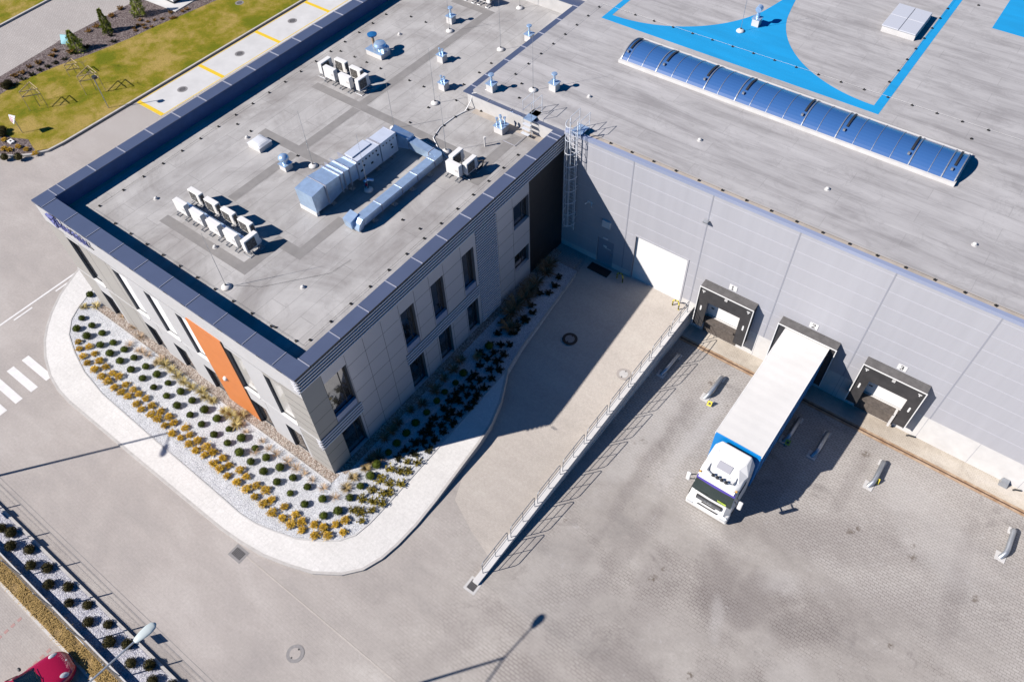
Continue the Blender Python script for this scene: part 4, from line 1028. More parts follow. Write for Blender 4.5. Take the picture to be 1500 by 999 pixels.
# local: x across, y forward (+y = nose)
secs = [(-2.3, .35, .72, .60), (-2.2, .28, .92, .78), (-1.5, .25, 1.0, .86), (-.6, .25, .98, .88), (.35, .25, .98, .88), (.75, .25, .96, .88), (1.35, .25, .90, .86), (1.75, .27, .80, .78), (1.98, .30, .66, .60), (2.06, .36, .52, .42)]
prof = []
for (y, zl, zh, hw_) in secs:
    zz0 = zl; zm = zl+(zh-zl)*.55
    pts = []
    for k in range(13):
        a = pi*k/12
        cxx, s1 = cos(a), sin(a)
        pts.append((hw_*math.copysign(abs(cxx)**.45, cxx), y+.0, zm+(zh-zm)*s1**.7))
    pts += [(-hw_*1.0, y, zl+.1), (-hw_*.9, y, zl), (hw_*.9, y, zl), (hw_*1.0, y, zl+.1)]
    prof.append(pts)
n = len(prof[0])
for p in prof: m.v += p
for k in range(len(prof)-1):
    for i in range(n):
        j = (i+1) % n; m.f.append((k*n+i, k*n+j, (k+1)*n+j, (k+1)*n+i)); m.m.append(0)
m.f.append(tuple(range(n))); m.m.append(0); m.f.append(tuple(reversed([(len(prof)-1)*n+i for i in range(n)]))); m.m.append(0)
cbod = obj('body', m, M['red'], car, smooth=True, local=True)
ss = cbod.modifiers.new('s', 'SUBSURF'); ss.levels = 2; ss.render_levels = 2
m = MB()      # cabin
lo_, hi_ = .93, 1.45
q = [(-.78, -1.75, lo_), (.78, -1.75, lo_), (.80, .1, lo_), (.62, .72, lo_), (0, .86, lo_), (-.62, .72, lo_), (-.80, .1, lo_)]
q2 = [(-.58, -1.35, hi_-.05), (.58, -1.35, hi_-.05), (.62, -.25, hi_), (.48, .02, hi_-.02), (0, .08, hi_), (-.48, .02, hi_-.02), (-.62, -.25, hi_)]
m.v = q+q2
for i in range(7):
    j = (i+1) % 7; m.f.append((i, j, 7+j, 7+i)); m.m.append(0)
gl = obj('windows', m, M['glassc'], car, smooth=True, local=True)
m = MB(); m.v = [(x*.99, y*.99, z+.01) for x, y, z in q2]+[(x*.9, y*.9, z+.045) for x, y, z in q2]
for i in range(7):
    j = (i+1) % 7; m.f.append((i, j, 7+j, 7+i)); m.m.append(0)
m.f.append(tuple(range(7, 14))); m.m.append(0)
obj('roof', m, M['red'], car, smooth=True, local=True)
m = MB()
for a, b in ((1, 1), (2, 2), (6, 6), (0, 0)): m.tube([q[a], q2[b]], .045, 6)
m.tube([q[3], q2[3]], .05, 6); m.tube([q[5], q2[5]], .05, 6)
obj('pillar', m, M['red'], car, local=True)
for s_ in (-1, 1):
    obj('headlight', MB().lathe((0, 0, 0), [(.17, -.03), (.165, .03), (.10, .075), (.02, .085)], 16, sx=.72, sy=1.25).xf(Matrix.Translation((s_*.60, 1.60, .76)) @ Matrix.Rotation(s_*radians(22), 4, 'Y') @ Matrix.Rotation(radians(-26), 4, 'X') @ Matrix.Rotation(s_*radians(-18), 4, 'Z')), M['lens'], car, smooth=True, local=True)
    obj('door_mirror', MB().lathe((s_*.98, .3, 1.0), [(.03, -.06), (.1, -.03), (.1, .03), (.03, .07)], 10, sx=1, sy=.7), M['red'] if s_ > 0 else M['dark'], car, smooth=True, local=True)
    for yy in (-1.35, 1.25):
        wl = obj('wheel', MB().cylx((yy, .31), .2, s_*.72-.1, s_*.72+.11, 16), M['galvr'], car, local=True)
        obj('tyre', MB().cylx((yy, .31), .31, s_*.72-.09, s_*.72+.1, 22), M['tyre'], wl, local=True)
obj('badge', MB().lathe((0, 1.93, .73), [(.04, 0), (.04, .02)], 10), M['galvr'], car, local=True)
obj('wiper', MB().tube([(-.5, .80, 1.0), (.05, .72, 1.06)], .012, 5).tube([(.05, .83, 1.0), (.5, .62, 1.06)], .012, 5), M['black'], car, local=True)

# ------------------------------------------------------------------ roof equipment on the office
# air conditioning outdoor unit prototype: fan faces -y, width along x
def ac_proto():
    t = thing('air_conditioner', (0, 0, 0), 'x', 'air conditioner')
    w_, d_, z0, z1 = .96, .32, .27, 1.03
    obj('casing', MB().box(-w_/2, w_/2, -d_/2, d_/2, z0, z1), M['acw'], t, bevel=.025, local=True)
    obj('fan_grille', MB().box(-.40, .20, -d_/2-.014, -d_/2+.01, z0+.08, z1-.08), M['grille'], t, local=True, bevel=.008)
    m = MB()
    for k in range(5):
        a = 2*pi*k/5; m.hexa([(-.10+.04*cos(a), -d_/2-.022, .65+.04*sin(a)), (-.10+.26*cos(a-.2), -d_/2-.022, .65+.26*sin(a-.2)), (-.10+.26*cos(a+.3), -d_/2-.022, .65+.26*sin(a+.3)), (-.10+.04*cos(a+.8), -d_/2-.022, .65+.04*sin(a+.8)),
                              (-.10+.04*cos(a), -d_/2-.012, .65+.04*sin(a)), (-.10+.26*cos(a-.2), -d_/2-.012, .65+.26*sin(a-.2)), (-.10+.26*cos(a+.3), -d_/2-.012, .65+.26*sin(a+.3)), (-.10+.04*cos(a+.8), -d_/2-.012, .65+.04*sin(a+.8))])
    obj('fan', m, M['gfan'], t, local=True)
    obj('coil_grille', MB().box(w_/2-.01, w_/2+.012, -.10, .11, z0+.08, z1-.08), M['grille'], t, local=True)
    obj('pipe_cover', MB().box(w_/2, w_/2+.06, -.14, -.11, z0+.05, z0+.3), M['acw'], t, local=True)
    obj('maker_plate', MB().box(-w_/2+.1, -w_/2+.3, d_/2, d_/2+.012, .6, .75), M['conc'], t, local=True)
    for s_ in (-1, 1):
        x = s_*.36
        m = MB().box(x-.02, x+.02, -.26, .26, z0-.04, z0, 0)
        m.box(x-.02, x+.02, -.02, .02, .03, z0-.04, 0)
        m.tube([(x-.13, -.30, .02), (x+.13, -.30, .02), (x+.13, .30, .02), (x-.13, .30, .02), (x-.13, -.30, .02)], .017, 5)
        m.tube([(x, -.3, .02), (x, 0, .18)], .014, 5).tube([(x, .3, .02), (x, 0, .18)], .014, 5)
        obj('stand', m, M['galvr'], t, local=True)
    freeze(t); return t
ac = ac_proto()
acs = []
nb4 = ['leftmost', 'second', 'third', 'rightmost']
for k, x in enumerate((-13.81, -12.44, -11.06, -9.69)):
    acs.append((x, 5.64, 0, '%s in the back row of the cluster nearest the front parapet' % nb4[k], 'air conditioners near the front parapet'))
    acs.append((x+.02, 4.61, pi, '%s in the front row of the cluster nearest the front parapet' % nb4[k], 'air conditioners near the front parapet'))
acs.append((-8.62, 4.95, pi/2, 'turned one at the right end of the cluster nearest the front parapet', 'air conditioners near the front parapet'))
acs += [(-17.02, 18.8, pi/2, 'turned one at the left end of the middle roof cluster', 'air conditioners in the middle cluster'),
        (-16.1, 18.36, pi, 'left of the two front ones in the middle roof cluster', 'air conditioners in the middle cluster'),
        (-16.12, 19.4, 0, 'left of the two back ones in the middle roof cluster', 'air conditioners in the middle cluster'),
        (-14.7, 18.32, pi, 'right of the two front ones in the middle roof cluster', 'air conditioners in the middle cluster'),
        (-14.68, 19.3, 0, 'right of the two back ones in the middle roof cluster', 'air conditioners in the middle cluster'),
        (-13.7, 18.78, pi/2, 'turned one at the right end of the middle roof cluster', 'air conditioners in the middle cluster'),
        (-4.08, 16.42, pi/2, 'left turned unit of the trio beside the big duct', 'air conditioners beside the duct'),
        (-3.58, 15.6, pi, 'front unit of the trio beside the big duct, plain white back', 'air conditioners beside the duct'),
        (-3.02, 16.35, pi/2, 'right turned unit of the trio beside the big duct', 'air conditioners beside the duct'),
        (-14.95, 31.4, 0, 'unit at the far top edge of the roof, only its feet showing', 'air conditioners at the far end'),
        (-13.7, 31.45, 0, 'second unit at the far top edge, throwing a blue shadow', 'air conditioners at the far end')]
for k, (x, y, rz_, lab, grp) in enumerate(acs):
    if k == 0: ac.location = (x, y, RZ+.004); ac.rotation_euler = (0, 0, rz_); ac['label'] = 'white air conditioner, '+lab; ac['group'] = grp
    else: dup(ac, (x, y, RZ+.004), rz_, 'white air conditioner, '+lab, grp)
t = obj('pipe_tray', MB().box(-14.3, -9.1, 5.02, 5.2, RZ+.25, RZ+.30).box(-14.0, -13.95, 5.0, 5.2, RZ, RZ+.25).box(-11.8, -11.75, 5.0, 5.2, RZ, RZ+.25).box(-9.6, -9.55, 5.0, 5.2, RZ, RZ+.25), M['galv']); tag(t, 'bluish metal pipe tray running between the two rows of the front air conditioner cluster', 'pipe tray')
t = obj('pipe_loop', MB().tube([(-3.1, 16.9, RZ+.02), (-3.3, 17.3, RZ+.12), (-3.0, 17.5, RZ+.2), (-2.85, 17.2, RZ+.1), (-2.9, 16.8, RZ+.02)], .05, 8), M['black']); tag(t, 'bent insulated pipe behind the trio of air conditioners', 'pipe')

# big air handling unit with its duct
ah = thing('air_handling_unit', (-8.1, 12, RZ), 'long galvanised air handling unit with sectioned ductwork in the middle of the office roof', 'ventilation unit')
m = MB()
m.hexa([(-8.92, 8.72, RZ+.32), (-7.62, 8.72, RZ+.32), (-7.62, 9.62, RZ+.3), (-8.92, 9.62, RZ+.3), (-8.92, 8.66, 9.38), (-7.6, 8.66, 9.38), (-7.6, 9.6, 9.50), (-8.92, 9.6, 9.50)])
obj('intake_hood', m, M['galv'], ah)
obj('hood_base', MB().box(-9.0, -7.7, 8.72, 8.9, RZ, RZ+.30).box(-9.0, -8.9, 8.9, 9.6, RZ, RZ+.3), M['white'], ah)
m = MB()
m.hexa([(-8.86, 9.66, 8.1), (-7.62, 9.66, 8.1), (-7.58, 11.4, 8.5), (-8.8, 11.4, 8.5), (-8.92, 9.66, 9.5), (-7.58, 9.66, 9.5), (-7.54, 11.4, 9.44), (-8.75, 11.4, 9.44)])
m.hexa([(-8.75, 11.43, 8.45), (-7.56, 11.43, 8.45), (-7.56, 12.0, 8.4), (-8.6, 12.0, 8.4), (-8.75, 11.43, 9.44), (-7.54, 11.43, 9.44), (-7.54, 12.0, 9.42), (-8.55, 12.0, 9.42)])
obj('transition_duct', m, M['galv'], ah)
m = MB()
for y in (9.64, 10.72, 11.0, 11.42, 12.02): obj('duct_flange', MB().box(-8.96, -7.50, y-.025, y+.025, 8.3, 9.53), M['seam'], ah)
M['ahu'] = mat('pale_unit_panel', (.66, .72, .84), .4, .2, .05, 2)
obj('unit_casing', MB().box(-8.55, -7.6, 12.05, 13.95, 8.15, 9.42).box(-8.62, -8.0, 12.2, 13.7, 9.42, 9.5), M['ahu'], ah, bevel=.015)
obj('fan_section', MB().box(-8.5, -7.58, 14.0, 15.3, 8.15, 9.44), M['ahu'], ah, bevel=.015)
m = MB()
for k in range(12):
    y = 12.25+.28*k
    if 13.8 < y < 14.1: continue
    m.box(-7.60, -7.57, y-.04, y+.04, 9.16, 9.24)
    if k % 3 == 0: m.box(-7.60, -7.57, y+.02, y+.18, 8.62, 8.72)
    if k % 4 == 1: m.box(-7.60, -7.55, y, y+.1, 8.85, 8.93)
obj('hinge', m, M['black'], ah)
m = MB()
for y in (12.06, 13.94, 14.02, 15.28): m.box(-8.58, -7.56, y-.02, y+.02, 9.43, 9.46)
obj('roof_seam', m, M['seam'], ah)
m = MB()
for y in (10.0, 11.5, 12.4, 13.6, 14.9):
    for x in (-8.4, -7.72): obj('support_foot', MB().box(x-.02, x+.02, y-.02, y+.02, RZ, 8.4).box(x-.14, x+.14, y-.14, y+.14, RZ, RZ+.05), M['galvr'], ah)
m = MB().tube([(-7.3, 12.1, RZ+.0), (-7.3, 12.1, RZ+.35), (-7.15, 12.3, RZ+.42), (-7.0, 12.5, RZ+.3)], .09, 10)
obj('swan_neck', m, M['galv'], ah, smooth=True)
obj('valve_cap', MB().lathe((-7.18, 12.12, RZ+.1), [(.08, 0), (.08, .1), (.03, .14)], 10), M['red'], ah)
du = thing('return_duct', (-5.1, 12.6, RZ), 'rectangular galvanised duct running beside the air handling unit and turning round to join it', 'duct')
m = MB().box(-5.42, -4.85, 9.62, 15.75, 8.12, 8.58)
obj('duct_run', m, M['galv'], du, bevel=.01)
cor = [(-4.85+.0, 15.75)]+[(-5.15+.3*cos(a*pi/16), 15.95+.3*sin(a*pi/16)) for a in range(0, 9)]+[(-7.1, 16.25), (-7.1, 15.75), (-5.42, 15.75)]
obj('duct_corner', MB().prism([(-4.85, 15.76)]+cor[1:10]+[(-5.6, 16.25), (-5.6, 15.77), (-5.42, 15.76)], 8.12, 8.585), M['galv'], du)
obj('duct_cross', MB().hexa([(-7.1, 15.72, 8.2), (-5.62, 15.77, 8.12), (-5.62, 16.25, 8.12), (-7.1, 16.3, 8.2), (-7.1, 15.72, 8.72), (-5.62, 15.77, 8.585), (-5.62, 16.25, 8.585), (-7.1, 16.3, 8.72)]), M['galv'], du)
obj('duct_riser', MB().hexa([(-7.8, 15.32, 8.3), (-7.1, 15.7, 8.2), (-7.1, 16.3, 8.2), (-8.2, 16.1, 8.3), (-8.0, 15.32, 9.40), (-7.12, 15.72, 8.9), (-7.12, 16.28, 8.9), (-8.3, 16.0, 9.25)]), M['galv'], du)
m = MB()
for y in (10.95, 12.6, 13.9, 15.4): obj('duct_flange', MB().box(-5.45, -4.82, y-.022, y+.022, 8.09, 8.61), M['seam'], du)
obj('duct_flange', MB().box(-5.64, -5.6, 15.74, 16.28, 8.09, 8.61), M['seam'], du); obj('duct_flange', MB().box(-7.12, -7.08, 15.70, 16.32, 8.15, 8.75), M['seam'], du)
m = MB().exx([(9.62, 8.12), (9.62, 8.58), (9.5, 8.56), (9.25, 8.40), (9.12, 8.15), (9.1, 7.98), (9.45, 7.98), (9.5, 8.1)], -5.38, -4.88)
obj('duct_elbow', m, M['galv'], du)
obj('outlet_hood', MB().hexa([(-5.86, 9.06, RZ+.1), (-5.3, 9.02, RZ+.1), (-5.3, 9.6, RZ+.15), (-5.86, 9.65, RZ+.15), (-5.9, 9.0, 8.52), (-5.28, 8.96, 8.52), (-5.28, 9.6, 8.68), (-5.9, 9.65, 8.68)]), M['galv'], du)
m = MB()
for y in (10.3, 11.9, 13.4, 14.9): obj('support_foot', MB().box(-4.9, -4.86, y-.02, y+.02, RZ, 8.12).box(-5.0, -4.7, y-.15, y+.15, RZ, RZ+.05), M['galvr'], du); obj('support_foot', MB().box(-5.4, -5.36, y-.02, y+.02, RZ, 8.12), M['galvr'], du)

# vents
def vent(x, y, z, kind, label, s=1.0, h=.5):
    t = thing('roof_vent', (x, y, z), label, 'roof vent', 'box based roof vents')
    b = .24*s
    obj('curb', MB().box(x-b, x+b, y-b, y+b, z, z+h), M['conc_w'], t)
    obj('curb_cap', MB().box(x-b-.05, x+b+.05, y-b-.05, y+b+.05, z+h, z+h+.03), M['galv'], t)
    if kind == 'cowl':
        obj('pipe', MB().lathe((x, y, z+h+.03), [(.075, 0), (.07, .5)], 14), M['galv'], t, smooth=True)
        obj('cap', MB().lathe((x, y, z+h+.53), [(.12, 0), (.19, .04), (.17, .09), (.03, .12)], 16), M['galv'], t, smooth=True)
    elif kind == 'pipes':
        m = MB()
        for dx, dy, hh in ((-.08, -.08, .38), (.1, .02, .28), (-.03, .12, .22)): m.lathe((x+dx*s, y+dy*s, z+h+.03), [(.05, 0), (.05, hh), (.08, hh+.01), (.075, hh+.06), (.02, hh+.08)], 12)
        obj('pipe', m, M['galv'], t, smooth=True)
    elif kind == 'many':
        m = MB()
        for dx, dy, hh in ((-.14, -.12, .42), (.12, -.1, .36), (-.12, .12, .44), (.12, .14, .4), (0, 0, .5)): m.lathe((x+dx*s, y+dy*s, z+h+.03), [(.045, 0), (.045, hh), (.085, hh+.01), (.08, hh+.08), (.02, hh+.1)], 12)
        obj('pipe', m, M['galv'], t, smooth=True)
    elif kind == 'turbine':
        obj('neck', MB().lathe((x, y, z+h+.03), [(.16, 0), (.15, .14)], 18), M['galv'], t, smooth=True)
        obj('turbine', MB().lathe((x, y, z+h+.17), [(.16, 0), (.27, .08), (.32, .2), (.29, .33), (.17, .43), (.05, .46)], 24), M['galv'], t, smooth='all')
    elif kind == 'bent':
        obj('neck', MB().tube([(x, y, z+h), (x, y, z+h+.35), (x+.0, y-.02, z+h+.5)], .12, 14, r1=.09), M['galv'], t, smooth=True)
        obj('cowl_ring', MB().tube([(x-.0, y-.18, z+h+.62), (x, y+.16, z+h+.66)], .20, 18), M['galv'], t, smooth=True)
    return t
vent(-14.25, 28.25, RZ, 'cowl', 'tall capped galvanised roof vent near the top end of the long walkway')
vent(-11.7, 24.2, RZ, 'pipes', 'small vent box with short pipes right of the long walkway')
vent(-9.6, 21.85, RZ, 'pipes', 'small vent box with short pipes, nearest the inner parapet corner')
vent(-8.3, 29.35, RZ+.05, 'cowl', 'capped vent box beside the far part of the inner blue coping')
vent(-5.9, 22.15, WZ, 'cowl', 'vent box standing just inside the corner of the blue coping on the upper roof')
vent(-2.8, 24.35, WZ, 'cowl', 'lone capped vent box on the open warehouse roof behind the ladders')
vent(-3.95, 20.45, RZ, 'many', 'wide vent box crowded with five capped pipes', 1.3, .45)
vent(-12.15, 10.6, RZ, 'turbine', 'round turbine fan on a white box between the dome light and the big unit', 1.1, .38)
vent(4.05, 37.7, WZ, 'bent', 'turned cowl vent on a white box standing in the blue roof paint', 1.0, .5)
bf = thing('exhaust_fan', (-15.8, 22.4, RZ), 'large white based exhaust fan with a round hood and a blue mushroom cap', 'roof fan')
obj('curb', MB().box(-16.48, -15.1, 21.97, 22.85, RZ, RZ+.36), M['conc_w'], bf)
obj('curb_cap', MB().box(-16.52, -15.06, 21.93, 22.89, RZ+.36, RZ+.40), M['galv'], bf)
obj('round_hood', MB().lathe((-15.55, 22.45, RZ+.40), [(.2, 0), (.2, .18), (.40, .24), (.44, .38), (.36, .52), (.12, .6)], 24), M['galv'], bf, smooth=True)
obj('motor', MB().lathe((-15.2, 22.65, RZ+.4), [(.18, 0), (.2, .25), (.1, .36)], 14).box(-15.35, -15.1, 22.25, 22.5, RZ+.4, RZ+.7), M['galv'], bf, smooth=True)
obj('stack', MB().lathe((-16.2, 22.5, RZ+.40), [(.09, 0), (.09, .85)], 14), M['rust'], bf, smooth=True)
obj('mushroom_cap', MB().lathe((-16.2, 22.5, RZ+1.2), [(.12, 0), (.32, .02), (.33, .1), (.10, .16)], 24), mat('blue_fan_cap', (.02, .16, .42), .4, .2), bf, smooth=True)
dl = thing('roof_light', (-14.98, 11.15, RZ), 'white square dome roof light near the left of the big unit', 'roof light')
obj('curb', MB().box(-15.5, -14.46, 10.66, 11.62, RZ, RZ+.30), M['conc_w'], dl)
m = MB(); cxx, cyy = -14.98, 11.14; g9 = 8
for i in range(g9):
    for j in range(g9):
        def dp(a, b): u, v = a/g9*2-1, b/g9*2-1; return (cxx+u*.55, cyy+v*.52, RZ+.32+.14*(1-u**4)*(1-v**4))
        m.face([dp(i, j), dp(i+1, j), dp(i+1, j+1), dp(i, j+1)])
obj('dome', m, mat('opal_dome', (.72, .74, .78), .3, coat=.3), dl, smooth='all')
tag(obj('vent_pipe', MB().tube([(-3.87, 18.75, RZ), (-3.87, 18.75, RZ+.62)], .045, 10).lathe((-3.87, 18.75, RZ+.6), [(.08, 0), (.08, .08)], 10), M['conc_w']), 'thin white upright pipe behind the trio of air conditioners beside the duct', 'pipe')
for x, y, z, lab in ((-16.34, 4.5, RZ, 'left of the front air conditioner cluster'), (-4.56, 4.59, RZ, 'alone near the front right of the office roof'), (-10.53, 3.9, RZ, 'just in front of the front air conditioner cluster'), (-16.28, 11.2, RZ, 'left of the white dome light'), (-16.25, 25.02, RZ, 'beyond the large exhaust fan'),
                     (-.63, 24.91, WZ, 'on the warehouse roof behind the caged ladder'), (6.77, 24.96, WZ, 'on the warehouse roof below the left half of the barrel skylight'), (14.23, 25.1, WZ, 'on the warehouse roof below the right half of the barrel skylight'), (21.72, 25.32, WZ, 'on the warehouse roof right of the barrel skylight')):
    t = thing('roof_drain', (x, y, z), 'small white roof outlet '+lab, 'roof outlet', 'small roof outlets')
    obj('flange', MB().lathe((x, y, z), [(.16, .0), (.15, .02)], 14), M['conc'], t); obj('cap', MB().lathe((x, y, z+.02), [(.1, 0), (.1, .08), (.04, .13)], 12), M['conc_w'], t, smooth=True)

# lightning rods on concrete feet
rod0 = None
for x, y, z, lab in ((-7.78, 2.34, RZ, 'near the front parapet'), (-11.0, 11.63, RZ, 'beside the turbine vent'), (-9.47, 16.96, RZ, 'behind the big air handling unit'), (-5.44, 17.05, RZ, 'behind the trio of air conditioners'), (-9.06, 20.33, RZ, 'left of the inner parapet corner'),
                     (-13.6, 27.29, RZ, 'beside the tall capped vent'), (-9.28, 27.43, RZ, 'left of the far inner coping'), (-11.35, 32.42, RZ, 'at the far end of the office roof'), (-3.81, 23.55, WZ, 'on the upper roof behind the step over ladder'), (3.55, 36.45, WZ, 'in the blue roof paint'), (-6.9, 11.95, RZ, 'standing between the big unit and its duct')):
    lab = 'thin lightning rod on a white foot '+lab
    if rod0 is None:
        rod0 = thing('lightning_rod', (x, y, z), lab, 'lightning rod', 'lightning rods on the roofs')
        obj('foot', MB().lathe((0, 0, 0), [(.27, 0), (.26, .07), (.17, .14), (.05, .17)], 20), M['conc_w'], rod0, smooth='all', local=True)
        obj('rod', MB().tube([(0, 0, .1), (0, 0, 2.2)], .013, 5).tube([(0, 0, 2.2), (0, 0, 3.8)], .008, 5), M['galvr'], rod0, local=True)
        obj('clamp', MB().box(-.035, .035, -.035, .035, .17, .24), M['dark'], rod0, local=True)
        freeze(rod0)
    else: dup(rod0, (x, y, z), 0, lab)
# conductor holders and wires
hold = []
def run(pts, z, wire=True):
    for p in pts: hold.append((p[0], p[1], z))
G = 'small black conductor holders on the roofs'
for k in range(17): hold.append((-18.50-.018*k, 3.87+1.41*k, RZ, 'left'))
for k in range(10): hold.append((-16.52+1.395*k, 1.9, RZ, 'front'))
hold += [(-3.75, 1.96, RZ, 'front'), (-2.3, 1.96, RZ, 'front'), (-18.48, 2.26, RZ, 'front')]
for k in range(13): hold.append((-1.78, 2.4+1.4*k, RZ, 'right'))
hold += [(x, 11.75, RZ, 'mid') for x in (-17.79, -16.57, -12.45)]+[(-2.45, 11.23, RZ, 'mid'), (-3.68, 11.21, RZ, 'mid')]
hold += [(x, y, RZ, 'mid') for x, y in ((-18.17, 21.2), (-16.9, 21.23), (-15.78, 21.22), (-14.51, 21.2), (-12.03, 21.26), (-10.8, 21.26), (-17.1, 27.19), (-15.75, 27.22), (-8.15, 21.3), (-6.93, 20.97), (-7.12, 19.94), (-7.16, 18.88), (-6.97, 17.91), (-9.06, 17.94), (-9.11, 19.74), (-8.82, 24.49), (-8.83, 25.78), (-8.83, 22.9), (-6.16, 21.3))]
for k in range(16): hold.append((2.81+1.393*k, 21.85, WZ+.03, 'edge'))
for k in range(17): hold.append((-3.13+1.42*k, 34.37+.03*k, WZ, 'ridge'))
for k in range(8): hold.append((13.43+.025*k, 36.28+1.455*k, WZ, 'paint'))
for k in range(8): hold.append((-5.7, 24.3+1.37*k, WZ, 'inner'))
hold += [(19.06, 33.55, WZ, 'ridge'), (-4.79, 23.7, WZ, 'inner'), (-4.04, 22.43, WZ, 'inner'), (15.12, 48.0, WZ, 'paint')]
HL = dict(left='in the row along the left parapet of the office roof', front='in the row along the front parapet of the office roof', right='in the row along the louvred right side of the office roof', mid='on the middle of the office roof',
          edge='in the row along the outer edge of the warehouse roof', ridge='in the row above the barrel skylight', paint='in the row along the right blue stripe', inner='beside the inner blue coping on the warehouse roof')
h0 = None
hm = MB().box(-.07, .07, -.05, .05, 0, .05).box(-.02, .02, -.03, .03, .05, .10)
for x, y, z, kk in hold:
    if h0 is None: h0 = obj('conductor_holder', hm, M['black']); o = h0
    else: o = h0.copy(); col.objects.link(o)
    o.location = (x, y, z); tag(o, 'small black conductor holder '+HL[kk], 'wire holder', 'conductor holders '+HL[kk])
    o.rotation_euler = (0, 0, R.uniform(-.4, .4))
def wire(pts, z, lab, r=.006, mm='dark'):
    tag(obj('conductor_wire', MB().tube([(x, y, z+.085) for x, y in pts], r, 4), M[mm]), lab, 'wire')
wire([(-18.48, 2.2), (-18.85, 28)], RZ, 'thin grey wire along the left parapet of the office roof')
wire([(-18.48, 1.9), (-1.78, 1.93)], RZ, 'thin grey wire along the front parapet of the office roof')
wire([(-1.78, 1.93), (-1.78, 19.3)], RZ, 'thin grey wire along the right side of the office roof')
wire([(-18.6, 21.2), (-8.1, 21.3), (-6.9, 21.0)], RZ, 'thin grey wire crossing the office roof')
wire([(1.6, 21.85), (26, 21.85)], WZ+.03, 'thin wire along the outer edge of the warehouse roof')
wire([(-5.7, 22.4), (-5.7, 34.3), (-3.1, 34.37), (22, 34.9)], WZ, 'thin pale wire above the barrel skylight', .006, 'conc_w')
wire([(13.43, 34.7), (13.62, 48)], WZ, 'thin wire beside the right blue stripe')
tag(obj('rubber_cable', MB().tube([(-4.9, 16.6, RZ+.03), (-6.0, 17.0, RZ+.03), (-6.9, 17.6, RZ+.03), (-7.2, 18.6, RZ+.03), (-7.15, 19.9, RZ+.03), (-6.95, 20.7, RZ+.04), (-6.9, 21.3, RZ+.5), (-6.85, 21.4, H+.03), (-6.4, 21.8, H+.03), (-6.2, 22.0, WZ+.03)], .035, 6), M['white']), 'pale curved cable running from the duct to the inner parapet corner', 'cable')
wire([(-7.75, 2.5), (-6.3, 3.4), (-4.1, 6.1), (-3.9, 7.4)], RZ-.05, 'thin loose wire curving over the front of the office roof')

# caged ladder, step over stairs
M['lad'] = mat('pale_galvanised_steel', (.72, .76, .82), .45, .1)
la = thing('caged_ladder', (.8, 20.9, 2.0), 'tall galvanised caged ladder in the shaded corner between office and warehouse', 'ladder')
for x in (.56, 1.06): obj('stile', MB().box(x-.025, x+.025, 21.06, 21.12, 2.0, 10.25), M['lad'], la)
m = MB()
for k in range(27): m.tube([(.58, 21.09, 2.15+.28*k), (1.04, 21.09, 2.15+.28*k)], .014, 6)
obj('rung', m, M['lad'], la)
m = MB()
for k in range(9):
    z = 2.7+.93*k
    pts = [(.81+.38*cos(a), 21.0-.58*max(sin(-a), 0)-.0, z) for a in [-.0-pi*q/10 for q in range(11)]]
    pts = [(.81+.38*cos(pi*q/10), 21.06-.62*sin(pi*q/10), z) for q in range(11)]
    m.tube(pts, .022, 5)
obj('cage_hoop', m, M['lad'], la)
m = MB()
for q in (1.5, 3.3, 5, 6.7, 8.5): m.tube([(.81+.38*cos(pi*q/10), 21.06-.62*sin(pi*q/10), 2.7), (.81+.38*cos(pi*q/10), 21.06-.62*sin(pi*q/10), 10.14)], .013, 5)
obj('cage_strap', m, M['lad'], la)
m = MB()
for z in (3, 5.5, 8): m.box(.53, .57, 21.1, D, z, z+.04).box(1.05, 1.09, 21.1, D, z, z+.04)
obj('wall_bracket', m, M['lad'], la)
def stepover(x0, x1, ya, yb, zp, ztop, label, zl, zr_):
    t = thing('step_over', ((x0+x1)/2, (ya+yb)/2, zl), label, 'step ladder')
    m = MB().box(x0, x1, ya, yb, zp, zp+.04)
    obj('platform', m, M['galv'], t)
    for x in (x0, x1):
        m = MB().tube([(x, ya, zl), (x, ya, ztop), (x, yb, ztop), (x, yb, zr_)], .02, 6).tube([(x, ya, (zp+ztop)/2), (x, yb, (zp+ztop)/2)], .016, 6)
        obj('handrail', m, M['lad'], t)
    m = MB()
    for k in range(3):
        z = zl+(zp-zl)*(k+1)/4
        if zp-zl > .4: m.box(x0+.02, x1-.02, ya-.32+.1*k, ya-.12+.1*k, z, z+.03)
    m.box(x0+.02, x1-.02, yb+.02, yb+.2, zp-.16, zp-.13)
    obj('tread', m, M['lad'], t)
stepover(-2.68, -2.08, 20.98, 22.05, 8.96, 10.2, 'step over ladder with handrails crossing the blue coping between the two roofs', RZ, WZ)
stepover(.52, 1.2, 21.16, 22.1, 9.26, 10.3, 'small landing with handrails at the head of the caged ladder on the warehouse edge', 9.2, WZ)
tag(obj('hand_bar', MB().tube([(-3.25, 19.75, RZ), (-3.25, 19.75, RZ+.05), (-2.4, 19.75, RZ+.05), (-2.4, 20.9, RZ+.05)], .02, 6), M['seam']), 'pale metal frame lying on the roof at the foot of the step over ladder', 'metal frame')

